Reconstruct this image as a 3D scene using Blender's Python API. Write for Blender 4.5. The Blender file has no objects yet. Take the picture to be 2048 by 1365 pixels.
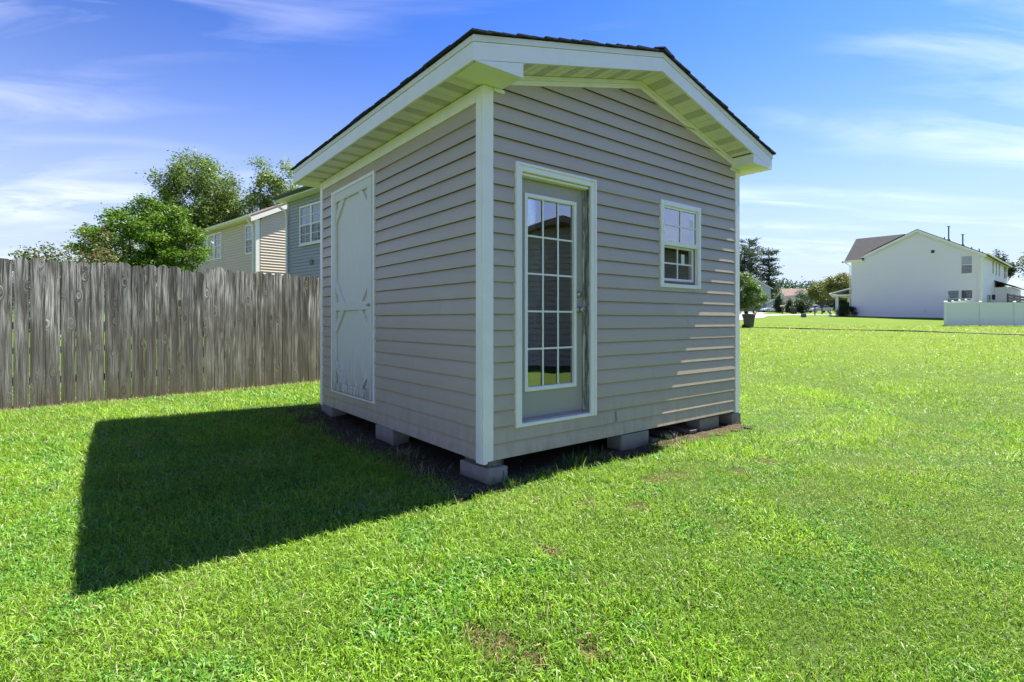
import bpy, math, random
import numpy as np
from mathutils import Matrix, Vector
random.seed(7); RNG = np.random.default_rng(11)
SC = bpy.context.scene; COL = SC.collection
R = math.radians

# ---------------------------------------------------------------- camera, sky, sun, exposure
CAMH = 1.28
cd = bpy.data.cameras.new('camera'); cam = bpy.data.objects.new('camera', cd); COL.objects.link(cam)
cam.location = (0, 0, CAMH); cam.rotation_euler = (R(90), 0, 0)
cd.sensor_width = 36; cd.lens = 18.56; cd.shift_y = -0.02034
cd.clip_start = .05; cd.clip_end = 3000
SC.camera = cam
SUN_EL, SUN_AZ = 56.9, 36.4          # azimuth counted from +X
w = bpy.data.worlds.new('World'); SC.world = w; w.use_nodes = True
nt = w.node_tree; nt.nodes.clear(); N = nt.nodes; L = nt.links
sky = N.new('ShaderNodeTexSky'); sky.sky_type = 'NISHITA'; sky.sun_disc = False
sky.sun_elevation = R(SUN_EL); sky.sun_rotation = R(90 - SUN_AZ); sky.altitude = 200
sky.air_density = 1.0; sky.dust_density = .6; sky.ozone_density = 2.2
bg = N.new('ShaderNodeBackground'); out = N.new('ShaderNodeOutputWorld'); bg.inputs[1].default_value = .15
tint = N.new('ShaderNodeMix'); tint.data_type = 'RGBA'; tint.blend_type = 'MULTIPLY'; tint.inputs[0].default_value = 1
gm = N.new('ShaderNodeGamma'); gm.inputs[1].default_value = 1.5; L.new(sky.outputs[0], gm.inputs[0]); L.new(gm.outputs[0], tint.inputs[6]); tint.inputs[7].default_value = (.048, .098, .168, 1)
# thin high cirrus, laid out on the direction of view from the ground
tc = N.new('ShaderNodeTexCoord'); sep = N.new('ShaderNodeSeparateXYZ'); L.new(tc.outputs['Generated'], sep.inputs[0])
def wm(op, a, b=None, c=None, clamp=False):
    n = N.new('ShaderNodeMath'); n.operation = op; n.use_clamp = clamp
    for i, v in enumerate((a, b, c)):
        if v is None: continue
        if isinstance(v, (int, float)): n.inputs[i].default_value = v
        else: L.new(v, n.inputs[i])
    return n.outputs[0]
zz = wm('ADD', wm('MAXIMUM', sep.outputs[2], 0.0), .10)
cmb = N.new('ShaderNodeCombineXYZ'); L.new(wm('DIVIDE', sep.outputs[0], zz), cmb.inputs[0]); L.new(wm('DIVIDE', sep.outputs[1], zz), cmb.inputs[1])
mp = N.new('ShaderNodeMapping'); L.new(cmb.outputs[0], mp.inputs[0]); mp.inputs['Rotation'].default_value = (0, 0, R(-60)); mp.inputs['Scale'].default_value = (.42, 1.5, 1); mp.inputs['Location'].default_value = (2.5, 13.3, 0)
n1 = N.new('ShaderNodeTexNoise'); n1.inputs['Scale'].default_value = 2.2; n1.inputs['Detail'].default_value = 9; n1.inputs['Roughness'].default_value = .58; n1.inputs['Distortion'].default_value = .9; L.new(mp.outputs[0], n1.inputs['Vector'])
n2 = N.new('ShaderNodeTexNoise'); n2.inputs['Scale'].default_value = .9; n2.inputs['Detail'].default_value = 3; L.new(mp.outputs[0], n2.inputs['Vector'])
cl = wm('MULTIPLY', wm('SUBTRACT', n1.outputs[0], .42), 3.0, clamp=True)
c2 = wm('MULTIPLY', wm('SUBTRACT', n2.outputs[0], .46), 4.5, clamp=True)
cirrus = wm('MULTIPLY', wm('MULTIPLY', cl, c2), .38)
zn = wm('DIVIDE', wm('MAXIMUM', sep.outputs[2], 0.0), .29)
veil = wm('MULTIPLY', wm('POWER', 2.71828, wm('MULTIPLY', wm('MULTIPLY', zn, zn), -1.0)), .95)
hz = N.new('ShaderNodeMix'); hz.data_type = 'RGBA'; L.new(veil, hz.inputs[0]); L.new(tint.outputs[2], hz.inputs[6]); hz.inputs[7].default_value = (1.32, 1.45, 1.72, 1)
mx = N.new('ShaderNodeMix'); mx.data_type = 'RGBA'; L.new(cirrus, mx.inputs[0]); L.new(hz.outputs[2], mx.inputs[6]); mx.inputs[7].default_value = (3.7, 3.6, 3.6, 1)
L.new(mx.outputs[2], bg.inputs[0]); L.new(bg.outputs[0], out.inputs[0])
sd = bpy.data.lights.new('sun', 'SUN'); sun = bpy.data.objects.new('sun', sd); COL.objects.link(sun)
sd.energy = 4.05; sd.angle = R(.5); sd.color = (1, .95, .85)
_d = Vector((math.cos(R(SUN_EL))*math.cos(R(SUN_AZ)), math.cos(R(SUN_EL))*math.sin(R(SUN_AZ)), math.sin(R(SUN_EL))))
sun.rotation_euler = _d.to_track_quat('Z', 'Y').to_euler(); sun.location = (20, 15, 30)
SC.view_settings.view_transform = 'Standard'; SC.view_settings.look = 'None'
SC.view_settings.exposure = 2.02; SC.view_settings.gamma = 1; SC.view_settings.use_curve_mapping = False
SC.render.engine = 'CYCLES'; SC.cycles.use_denoising = True
SC.cycles.max_bounces = 8; SC.cycles.diffuse_bounces = 4; SC.cycles.transparent_max_bounces = 12
SC.cycles.caustics_reflective = False; SC.cycles.caustics_refractive = False

# ---------------------------------------------------------------- material helpers
class NT:
    def __init__(s, name):
        s.m = bpy.data.materials.new(name); s.m.use_nodes = True; s.t = s.m.node_tree; s.t.nodes.clear()
        s.N = s.t.nodes; s.L = s.t.links
    def n(s, kind, **kw):
        x = s.N.new('ShaderNode' + kind)
        for k, v in kw.items(): setattr(x, k, v)
        return x
    def put(s, sock, v):
        if v is None: return
        if isinstance(v, bpy.types.NodeSocket): s.L.new(v, sock)
        elif isinstance(v, (tuple, list)) and len(v) == 3 and sock.type == 'RGBA': sock.default_value = (*v, 1)
        else: sock.default_value = v
    def math(s, op, a, b=None, c=None, clamp=False):
        x = s.n('Math', operation=op, use_clamp=clamp)
        for i, v in enumerate((a, b, c)): s.put(x.inputs[i], v)
        return x.outputs[0]
    def mix(s, f, a, b, mode='MIX'):
        x = s.n('Mix', data_type='RGBA', blend_type=mode); s.put(x.inputs[0], f); s.put(x.inputs[6], a); s.put(x.inputs[7], b); return x.outputs[2]
    def coord(s, out='Object', scale=(1, 1, 1), loc=(0, 0, 0)):
        t = s.n('TexCoord'); m = s.n('Mapping'); s.L.new(t.outputs[out], m.inputs[0]); m.inputs['Scale'].default_value = scale; m.inputs['Location'].default_value = loc; return m.outputs[0]
    def world(s, scale=(1, 1, 1)):
        g = s.n('NewGeometry'); m = s.n('Mapping'); s.L.new(g.outputs['Position'], m.inputs[0]); m.inputs['Scale'].default_value = scale; return m.outputs[0]
    def noise(s, vec, scale=5, detail=4, rough=.55, dist=0):
        x = s.n('TexNoise'); s.put(x.inputs['Vector'], vec); x.inputs['Scale'].default_value = scale; x.inputs['Detail'].default_value = detail
        x.inputs['Roughness'].default_value = rough; x.inputs['Distortion'].default_value = dist; return x.outputs[0]
    def ramp(s, v, *stops):
        x = s.n('ValToRGB'); s.put(x.inputs[0], v); e = x.color_ramp.elements
        while len(e) < len(stops): e.new(.5)
        for i, (p, c) in enumerate(stops):
            e[i].position = p; e[i].color = (c, c, c, 1) if isinstance(c, (int, float)) else (*c, 1)
        return x.outputs[0]
    def bump(s, h, strength=.3, dist=.01):
        x = s.n('Bump'); s.put(x.inputs['Height'], h); x.inputs['Strength'].default_value = strength; x.inputs['Distance'].default_value = dist; return x.outputs[0]
    def bsdf(s, color, rough=.6, normal=None, metal=0, spec=.5, **kw):
        x = s.n('BsdfPrincipled'); s.put(x.inputs['Base Color'], color); s.put(x.inputs['Roughness'], rough); s.put(x.inputs['Metallic'], metal)
        x.inputs['Specular IOR Level'].default_value = spec
        if normal is not None: s.put(x.inputs['Normal'], normal)
        for k, v in kw.items(): s.put(x.inputs[k], v)
        return x.outputs[0]
    def out(s, sh):
        o = s.n('OutputMaterial'); s.L.new(sh, o.inputs[0]); return s.m

def painted(name, col, rough=.55, dirt=.12, dscale=3, dirtcol=(.25, .24, .19), bump=.08, objvar=0, spec=.4):
    t = NT(name); v = t.world(); n = t.noise(v, dscale, 6, .6); n2_ = t.noise(v, 60, 3)
    f = t.math('MULTIPLY', t.ramp(n, (.45, 0), (.75, 1)), dirt)
    c = t.mix(f, col, dirtcol)
    if objvar:
        oi = t.n('ObjectInfo'); k = t.math('MULTIPLY_ADD', oi.outputs['Random'], objvar * 2, 1 - objvar)
        hs = t.n('HueSaturation'); t.put(hs.inputs['Color'], c); t.L.new(k, hs.inputs['Value']); c = hs.outputs[0]
    return t.out(t.bsdf(c, rough, t.bump(n2_, bump, .002), spec=spec))

M = {}
def m_siding():
    t = NT('grey_siding'); v = t.world(); n = t.noise(v, 2.2, 6, .6); s = t.n('SeparateXYZ'); g = t.n('NewGeometry'); t.L.new(g.outputs['Position'], s.inputs[0])
    c = t.mix(t.math('MULTIPLY', t.ramp(n, (.45, 0), (.75, 1)), .12), (.515, .415, .345), (.30, .28, .23))
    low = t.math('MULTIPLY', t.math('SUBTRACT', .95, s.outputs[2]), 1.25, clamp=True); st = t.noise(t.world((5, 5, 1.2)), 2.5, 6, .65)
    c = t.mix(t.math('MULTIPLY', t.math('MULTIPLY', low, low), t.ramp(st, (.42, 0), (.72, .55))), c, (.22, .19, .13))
    spk = t.noise(t.world(), 55, 2, .5); c = t.mix(t.ramp(spk, (.74, 0), (.78, .6)), c, (.12, .10, .08))
    oi = t.n('ObjectInfo'); hs = t.n('HueSaturation'); t.put(hs.inputs['Color'], c); t.L.new(t.math('MULTIPLY_ADD', oi.outputs['Random'], .06, .97), hs.inputs['Value'])
    wv = t.math('ADD', t.noise(t.world((1, 1, .4)), 1.7, 2), t.math('MULTIPLY', t.noise(t.world(), 60, 3), .06))
    return t.out(t.bsdf(hs.outputs[0], .46, t.bump(wv, .10, .02), spec=.4))
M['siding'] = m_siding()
M['trim'] = painted('white_trim', (.92, .865, .83), .45, .12, 5, (.42, .42, .36), .05)
M['cream'] = painted('aged_white', (.84, .79, .74), .5, .2, 4, (.55, .52, .42), .05)
def m_stained():
    t = NT('weathered_white'); v = t.coord('Object', (14, 14, 1.6)); n = t.noise(v, 2.2, 6, .65); p = t.coord('Object'); s = t.n('SeparateXYZ'); t.L.new(p, s.inputs[0])
    low = t.math('MULTIPLY', t.math('SUBTRACT', 1.10, s.outputs[2]), 1.5, clamp=True)
    low3 = t.math('POWER', low, 2.2)
    m = t.math('MULTIPLY', t.ramp(n, (.38, 0), (.62, 1)), t.math('MULTIPLY_ADD', low3, .8, .06), clamp=True)
    c = t.mix(m, (.78, .73, .67), (.22, .19, .12)); g = t.noise(t.coord('Object', (60, 60, 4)), 1.5, 4)
    c = t.mix(t.ramp(g, (.5, 0), (.8, .25)), c, (.56, .54, .51))
    return t.out(t.bsdf(c, .6, t.bump(g, .2, .004)))
M['door_white'] = m_stained()
def m_peel():
    t = NT('peeling_paint_wood'); v = t.coord('Object', (16, 16, 1.3)); n = t.noise(v, 2.6, 7, .7); g = t.noise(t.coord('Object', (90, 90, 3)), 2, 4)
    wd = t.mix(g, (.16, .145, .125), (.34, .32, .29)); c = t.mix(t.ramp(n, (.47, 0), (.50, 1)), (.66, .66, .64), wd)
    return t.out(t.bsdf(c, .7, t.bump(t.math('MULTIPLY', n, .5), .6, .006)))
M['peel'] = m_peel()
M['door_grey'] = painted('grey_door_paint', (.40, .36, .32), .4, .06, 3, (.35, .34, .3), .03)
M['threshold'] = painted('worn_threshold', (.42, .38, .34), .85, .5, 9, (.18, .16, .14), .2)
M['steel'] = NT('satin_nickel'); M['steel'] = M['steel'].out(M['steel'].bsdf((.42, .40, .37), .32, metal=1))
M['dark_metal'] = NT('dark_metal'); M['dark_metal'] = M['dark_metal'].out(M['dark_metal'].bsdf((.03, .03, .03), .5, metal=.6))
M['sticker'] = painted('white_sticker', (.75, .75, .75), .6, 0)
M['dark_trim'] = painted('dark_seam', (.05, .048, .045), .7, 0)
def m_soffit(vent):
    t = NT('vented_soffit' if vent else 'soffit'); v = t.world(); n = t.noise(v, 3.5, 6, .6)
    c = t.mix(t.ramp(n, (.35, 0), (.75, .5)), (.88, .80, .82), (.68, .63, .60))
    if vent:
        p = t.coord('Object'); s = t.n('SeparateXYZ'); t.L.new(p, s.inputs[0])
        a = t.math('FRACT', t.math('MULTIPLY', t.math('ADD', s.outputs[0], t.math('MULTIPLY', s.outputs[1], .55)), 55))
        b = t.math('FRACT', t.math('MULTIPLY', s.outputs[1], 42))
        hole = t.math('MULTIPLY', t.math('GREATER_THAN', a, .52), t.math('GREATER_THAN', b, .22))
        c = t.mix(hole, c, (.16, .15, .12))
    return t.out(t.bsdf(c, .55))
M['soffit'] = m_soffit(False); M['vent'] = m_soffit(True)
def m_concrete():
    t = NT('concrete_block'); v = t.coord('Object'); n = t.noise(v, 9, 6, .65); f = t.noise(v, 140, 3, .7)
    c = t.mix(n, (.19, .175, .155), (.38, .35, .315)); c = t.mix(t.ramp(f, (.5, 0), (.75, .5)), c, (.10, .10, .095))
    s = t.n('SeparateXYZ'); t.L.new(v, s.inputs[0]); c = t.mix(t.math('MULTIPLY', t.math('SUBTRACT', .15, s.outputs[2]), t.math('MULTIPLY', n, 14), clamp=True), c, (.13, .095, .06))
    return t.out(t.bsdf(c, .9, t.bump(f, .7, .004), spec=.2))
M['concrete'] = m_concrete()
def m_wood(name, a, b, knots=True, var=.25, axis=2):
    t = NT(name); oi = t.n('ObjectInfo')
    off = t.n('CombineXYZ'); t.L.new(t.math('MULTIPLY', oi.outputs['Random'], 37), off.inputs[0]); t.L.new(t.math('MULTIPLY', oi.outputs['Random'], 91), off.inputs[2])
    tc_ = t.n('TexCoord'); ad = t.n('VectorMath', operation='ADD'); t.L.new(tc_.outputs['Object'], ad.inputs[0]); t.L.new(off.outputs[0], ad.inputs[1])
    def mp_(sc, src=None):
        m = t.n('Mapping'); t.L.new(src or ad.outputs[0], m.inputs[0]); m.inputs['Scale'].default_value = sc; return m.outputs[0]
    st = [22, 22, 22]; st[axis] = 1.1; fi = [130, 130, 130]; fi[axis] = 3
    # knots: stretched voronoi cells bend the grain around them
    ks = [6.5, 6.5, 6.5]; ks[axis] = 2.8
    vo = t.n('TexVoronoi'); t.L.new(mp_(ks), vo.inputs['Vector']); vo.inputs['Scale'].default_value = 1
    kd = vo.outputs['Distance']; kn = t.math('SUBTRACT', 1, t.math('MULTIPLY', kd, 3.6), clamp=True)
    warp = t.n('VectorMath', operation='ADD'); sc_ = t.n('CombineXYZ'); t.L.new(t.math('MULTIPLY', kn, .10), sc_.inputs[0]); t.L.new(ad.outputs[0], warp.inputs[0]); t.L.new(sc_.outputs[0], warp.inputs[1])
    g = t.noise(mp_(st, warp.outputs[0]), 1.3, 6, .62, .5); f = t.noise(mp_(fi, warp.outputs[0]), 1, 4, .6)
    big = t.noise(mp_([3, 3, 1.2]), 1, 3)
    c = t.mix(t.ramp(g, (.40, 0), (.61, 1)), a, b); c = t.mix(t.ramp(f, (.36, .9), (.56, 0)), c, tuple(x * .3 for x in a))
    c = t.mix(t.ramp(big, (.42, 0), (.62, .7)), c, tuple(x * .6 for x in a))
    k = t.math('MULTIPLY_ADD', oi.outputs['Random'], var * 2, 1 - var)
    hs = t.n('HueSaturation'); t.put(hs.inputs['Color'], c); t.L.new(k, hs.inputs['Value']); c = hs.outputs[0]
    if knots:
        ring = t.ramp(kd, (.0, 1), (.045, .9), (.075, .0)); edge = t.ramp(kd, (.06, 0), (.085, .9), (.13, 0))
        sepc = t.n('SeparateColor'); t.L.new(vo.outputs['Color'], sepc.inputs[0]); on = t.math('GREATER_THAN', sepc.outputs[0], .45)
        c = t.mix(t.math('MULTIPLY', edge, on), c, (.03, .026, .022)); c = t.mix(t.math('MULTIPLY', ring, on), c, (.30, .22, .14))
    s = t.n('SeparateXYZ'); t.L.new(tc_.outputs['Object'], s.inputs[0])
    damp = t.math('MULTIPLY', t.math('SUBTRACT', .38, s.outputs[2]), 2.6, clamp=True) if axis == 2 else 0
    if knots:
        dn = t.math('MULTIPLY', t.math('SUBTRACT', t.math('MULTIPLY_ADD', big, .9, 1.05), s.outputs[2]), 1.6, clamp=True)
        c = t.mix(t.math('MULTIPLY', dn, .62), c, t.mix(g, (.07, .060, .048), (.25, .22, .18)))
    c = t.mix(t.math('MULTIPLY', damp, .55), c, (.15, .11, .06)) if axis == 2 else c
    return t.out(t.bsdf(c, .85, t.bump(t.math('ADD', g, t.math('MULTIPLY', f, .6)), .8, .006), spec=.2))
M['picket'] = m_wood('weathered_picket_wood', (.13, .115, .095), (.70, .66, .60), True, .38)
M['rail'] = m_wood('fence_rail_wood', (.15, .13, .11), (.30, .27, .23), False, .1, 0)
M['plank'] = m_wood('old_plank_wood', (.13, .11, .09), (.30, .27, .24), False, .3, 1)
M['lumber'] = m_wood('pressure_treated_lumber', (.17, .14, .085), (.34, .29, .19), False, .15, 1)
M['plywood'] = m_wood('plywood', (.28, .20, .12), (.42, .32, .20), False, .1, 1)
def m_shingle(name, a, b, sc=9):
    t = NT(name); v = t.coord('Object'); n = t.noise(v, sc, 5, .7); f = t.noise(v, 220, 2); c = t.mix(n, a, b); c = t.mix(t.ramp(f, (.55, 0), (.7, .4)), c, (.2, .2, .2))
    return t.out(t.bsdf(c, .95, t.bump(f, .6, .003), spec=.15))
M['shingle'] = m_shingle('charcoal_shingle', (.018, .019, .022), (.045, .046, .052))
M['roof_grey'] = m_shingle('grey_shingle', (.035, .036, .04), (.065, .065, .068), 1.6)
M['roof_brown'] = m_shingle('brown_shingle', (.17, .12, .10), (.28, .22, .19), 1.6)
M['beige'] = painted('beige_siding', (.64, .52, .41), .55, .08, 1.2, (.35, .3, .24), 0)
M['blue'] = painted('blue_grey_siding', (.40, .40, .43), .55, .06, 1.2, (.25, .25, .24), 0)
M['white_siding'] = painted('white_siding', (.85, .81, .82), .5, .06, .8, (.55, .6, .6), 0)
M['lavender'] = painted('pale_lavender_siding', (.50, .52, .60), .6, .05, .8)
M['white_paint'] = painted('white_paint', (.88, .84, .78), .5, .04, 2, (.5, .5, .46), 0)
M['vinyl'] = painted('white_vinyl', (.74, .76, .75), .35, .06, 1, (.5, .55, .5), 0)
M['taupe'] = painted('taupe_siding', (.36, .335, .30), .6, .1, 1, (.15, .14, .12), 0)
M['brown_vent'] = painted('brown_vent', (.24, .19, .13), .6, .1)
M['grey_plastic'] = painted('grey_plastic', (.048, .052, .052), .5, .15, 8, (.07, .07, .065), .1)
M['dark_plastic'] = painted('dark_plastic', (.035, .035, .04), .45, .1)
M['dark_wood'] = painted('dark_stained_wood', (.06, .045, .045), .7, .4, 6, (.14, .1, .08), .3)
M['pvc_dark'] = painted('dark_pipe', (.07, .08, .09), .5, .1)
M['green_box'] = painted('green_grey_box', (.10, .115, .11), .6, .2)
M['tyre'] = painted('tyre_rubber', (.015, .015, .016), .8, 0)
M['rim'] = NT('rim_metal'); M['rim'] = M['rim'].out(M['rim'].bsdf((.5, .5, .5), .35, metal=1))
def carpaint(n, c):
    t = NT(n); return t.out(t.bsdf(c, .3, spec=.6, **{'Coat Weight': .8, 'Coat Roughness': .05}))
M['car_white'] = carpaint('white_car_paint', (.72, .72, .73)); M['car_dark'] = carpaint('dark_car_paint', (.02, .022, .028)); M['car_brown'] = carpaint('brown_car_paint', (.12, .08, .05))
M['car_red'] = carpaint('red_car_paint', (.18, .03, .025)); M['car_teal'] = carpaint('teal_car_paint', (.10, .19, .22)); M['car_silver'] = carpaint('silver_car_paint', (.4, .42, .45))
M['car_glass'] = NT('car_glass'); M['car_glass'] = M['car_glass'].out(M['car_glass'].bsdf((.012, .016, .02), .06, spec=.9))
M['lamp'] = NT('lamp_lens'); M['lamp'] = M['lamp'].out(M['lamp'].bsdf((.55, .56, .58), .15))
M['red_lamp'] = NT('red_lamp_lens'); M['red_lamp'] = M['red_lamp'].out(M['red_lamp'].bsdf((.3, .01, .01), .2))
def m_glass(name, refl, tintc):
    t = NT(name); fr = t.n('Fresnel'); fr.inputs[0].default_value = 1.5
    v = t.world(); wv = t.bump(t.noise(v, 2.2, 1), .035, .05)
    g = t.n('BsdfGlossy'); g.inputs['Roughness'].default_value = .01; t.L.new(wv, g.inputs['Normal']); t.put(g.inputs['Color'], (1, 1, 1))
    tr = t.n('BsdfTransparent'); t.put(tr.inputs[0], tintc)
    m = t.n('MixShader'); t.L.new(t.math('ADD', fr.outputs[0], refl, clamp=True), m.inputs[0]); t.L.new(tr.outputs[0], m.inputs[1]); t.L.new(g.outputs[0], m.inputs[2])
    return t.out(m.outputs[0])
M['glass'] = m_glass('door_glass', .27, (.75, .8, .82))
def m_hglass(name, c, refl=.22):
    t = NT(name); v = t.world(); n = t.noise(v, 1.1, 2)
    d = t.n('BsdfDiffuse'); t.put(d.inputs[0], t.mix(n, c, tuple(x * .4 for x in c)))
    g = t.n('BsdfGlossy'); g.inputs['Roughness'].default_value = .03; t.L.new(t.bump(n, .12, .1), g.inputs['Normal'])
    fr = t.n('Fresnel'); fr.inputs[0].default_value = 1.5
    m = t.n('MixShader'); t.L.new(t.math('ADD', fr.outputs[0], refl, clamp=True), m.inputs[0]); t.L.new(d.outputs[0], m.inputs[1]); t.L.new(g.outputs[0], m.inputs[2]); return t.out(m.outputs[0])
M['win_dark'] = m_hglass('dark_window_glass', (.03, .035, .04), .2); M['win_blind'] = m_hglass('window_glass_with_pale_blind', (.30, .34, .37), .12); M['win_screen'] = m_hglass('window_insect_screen', (.10, .115, .13), .04)
def m_leaf(name, trans=.35):
    t = NT(name); a = t.n('Attribute'); a.attribute_name = 'col'
    b = t.bsdf(a.outputs['Color'], .45, spec=.35)
    tr = t.n('BsdfTranslucent'); hs = t.n('HueSaturation'); t.L.new(a.outputs['Color'], hs.inputs['Color']); hs.inputs['Value'].default_value = 1.25; hs.inputs['Hue'].default_value = .485; t.L.new(hs.outputs[0], tr.inputs[0])
    m = t.n('MixShader'); m.inputs[0].default_value = trans; t.L.new(b, m.inputs[1]); t.L.new(tr.outputs[0], m.inputs[2]); return t.out(m.outputs[0])
M['leaf'] = m_leaf('foliage', .38); M['blade'] = m_leaf('grass_blade', .42)
M['bark'] = m_wood('bark', (.09, .07, .055), (.20, .17, .14), False, .1)

# ---------------------------------------------------------------- mesh helpers
class MB:
    def __init__(s): s.v = []; s.f = []
    def add(s, vs, fs):
        b = len(s.v); s.v += [tuple(v) for v in vs]; s.f += [tuple(i + b for i in f) for f in fs]; return s
    def box(s, x0, x1, y0, y1, z0, z1, bev=0, T=None):
        if bev:
            b = min(bev, (x1-x0)*.45, (y1-y0)*.45, (z1-z0)*.45); vs = []; key = {}
            for i in (0, 1):
                for j in (0, 1):
                    for k in (0, 1):
                        X, Y, Z = (x0, x1)[i], (y0, y1)[j], (z0, z1)[k]; sx, sy, sz = (1, -1)[i]*b, (1, -1)[j]*b, (1, -1)[k]*b
                        for ax, p in enumerate(((X, Y+sy, Z+sz), (X+sx, Y, Z+sz), (X+sx, Y+sy, Z))): key[i, j, k, ax] = len(vs); vs.append(p)
            K = key; fs = []
            for i in (0, 1):
                q = [K[i, 0, 0, 0], K[i, 1, 0, 0], K[i, 1, 1, 0], K[i, 0, 1, 0]]; fs.append(q if i else q[::-1])
                q = [K[0, i, 0, 1], K[1, i, 0, 1], K[1, i, 1, 1], K[0, i, 1, 1]]; fs.append(q[::-1] if i else q)
                q = [K[0, 0, i, 2], K[1, 0, i, 2], K[1, 1, i, 2], K[0, 1, i, 2]]; fs.append(q if i else q[::-1])
            for i in (0, 1):
                for j in (0, 1):
                    fs.append([K[i, j, 0, 0], K[i, j, 1, 0], K[i, j, 1, 1], K[i, j, 0, 1]]); fs.append([K[i, 0, j, 0], K[i, 1, j, 0], K[i, 1, j, 2], K[i, 0, j, 2]]); fs.append([K[0, i, j, 1], K[1, i, j, 1], K[1, i, j, 2], K[0, i, j, 2]])
                    for k in (0, 1): fs.append([K[i, j, k, 0], K[i, j, k, 1], K[i, j, k, 2]])
        else:
            vs = [(x0,y0,z0),(x1,y0,z0),(x1,y1,z0),(x0,y1,z0),(x0,y0,z1),(x1,y0,z1),(x1,y1,z1),(x0,y1,z1)]
            fs = [(3,2,1,0),(4,5,6,7),(0,1,5,4),(1,2,6,5),(2,3,7,6),(3,0,4,7)]
        if T: vs = [T(*v) for v in vs]
        return s.add(vs, fs)
    def prism(s, pts, h0, h1, T):
        """polygon pts (p,q) swept from h0 to h1; T(p,h,q) -> xyz"""
        n = len(pts); vs = [T(p, h0, q) for p, q in pts] + [T(p, h1, q) for p, q in pts]
        fs = [tuple(range(n)), tuple(range(2*n-1, n-1, -1))] + [(i, i+n, (i+1) % n+n, (i+1) % n) for i in range(n)]
        return s.add(vs, fs)
    def tube(s, pts, rad, seg=8, cap=True):
        pts = [Vector(p) for p in pts]; rad = rad if isinstance(rad, (list, tuple)) else [rad]*len(pts); vs = []; fs = []
        for i, p in enumerate(pts):
            d = (pts[min(i+1, len(pts)-1)] - pts[max(i-1, 0)]).normalized(); u = d.orthogonal().normalized() if i == 0 else (u0 - d*u0.dot(d)).normalized(); u0 = u; w_ = d.cross(u)
            for k in range(seg):
                a = 2*math.pi*k/seg; vs.append(p + (u*math.cos(a) + w_*math.sin(a))*rad[i])
        for i in range(len(pts)-1):
            for k in range(seg): fs.append((i*seg+k, i*seg+(k+1) % seg, (i+1)*seg+(k+1) % seg, (i+1)*seg+k))
        if cap: fs += [tuple(range(seg-1, -1, -1)), tuple((len(pts)-1)*seg+k for k in range(seg))]
        return s.add(vs, fs)
    def lathe(s, prof, seg=16, T=None):
        vs = []; fs = []
        for r, z in prof:
            for k in range(seg): a = 2*math.pi*k/seg; vs.append((r*math.cos(a), r*math.sin(a), z))
        for i in range(len(prof)-1):
            for k in range(seg): fs.append((i*seg+k, i*seg+(k+1) % seg, (i+1)*seg+(k+1) % seg, (i+1)*seg+k))
        fs += [tuple(range(seg-1, -1, -1)), tuple((len(prof)-1)*seg+k for k in range(seg))]
        if T: vs = [T(*v) for v in vs]
        return s.add(vs, fs)
    def mesh(s, name):
        import bmesh
        me = bpy.data.meshes.new(name); me.from_pydata(s.v, [], s.f)
        bm = bmesh.new(); bm.from_mesh(me); bmesh.ops.recalc_face_normals(bm, faces=bm.faces); bm.to_mesh(me); bm.free(); return me
    def build(s, name, mat, parent=None, smooth=False):
        me = s.mesh(name); me.materials.append(mat)
        if smooth: me.polygons.foreach_set('use_smooth', [True]*len(me.polygons))
        return link(name, me, parent)
def link(name, me, parent=None):
    o = bpy.data.objects.new(name, me); COL.objects.link(o)
    if parent is not None: o.parent = parent
    return o
def tag(o, label, cat, group=None):
    o['label'] = label; o['category'] = cat
    if group: o['group'] = group
    return o
def thing(name, label, cat, loc=(0, 0, 0), rz=0, group=None):
    o = bpy.data.objects.new(name, None); COL.objects.link(o); o.empty_display_size = .2
    o.location = loc; o.rotation_euler = (0, 0, rz); return tag(o, label, cat, group)
def copy_thing(root, loc, rz, label=None, scale=None):
    r = root.copy(); COL.objects.link(r); r.location = loc; r.rotation_euler = (0, 0, rz)
    if label: r['label'] = label
    if scale: r.scale = scale
    for ch in list(root.children):
        c = ch.copy(); COL.objects.link(c); c.parent = r
        for g in ch.children: d = g.copy(); COL.objects.link(d); d.parent = c
    return r
def npmesh(name, V, F, mat, colors=None, smooth=False):
    """V (n,3), F list of arrays (m,k); colors (n,3)"""
    me = bpy.data.meshes.new(name); me.vertices.add(len(V)); me.vertices.foreach_set('co', np.ascontiguousarray(V, np.float32).ravel())
    idx = np.concatenate([f.ravel() for f in F]).astype(np.int32); tot = np.concatenate([np.full(len(f), f.shape[1], np.int32) for f in F])
    me.loops.add(len(idx)); me.loops.foreach_set('vertex_index', idx); me.polygons.add(len(tot))
    st = np.concatenate([[0], np.cumsum(tot)[:-1]]).astype(np.int32); me.polygons.foreach_set('loop_start', st); me.polygons.foreach_set('loop_total', tot)
    if colors is not None:
        a = me.attributes.new('col', 'FLOAT_COLOR', 'POINT'); c = np.ones((len(V), 4), np.float32); c[:, :3] = colors; a.data.foreach_set('color', c.ravel())
    me.update(calc_edges=True); me.materials.append(mat); return me

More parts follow.
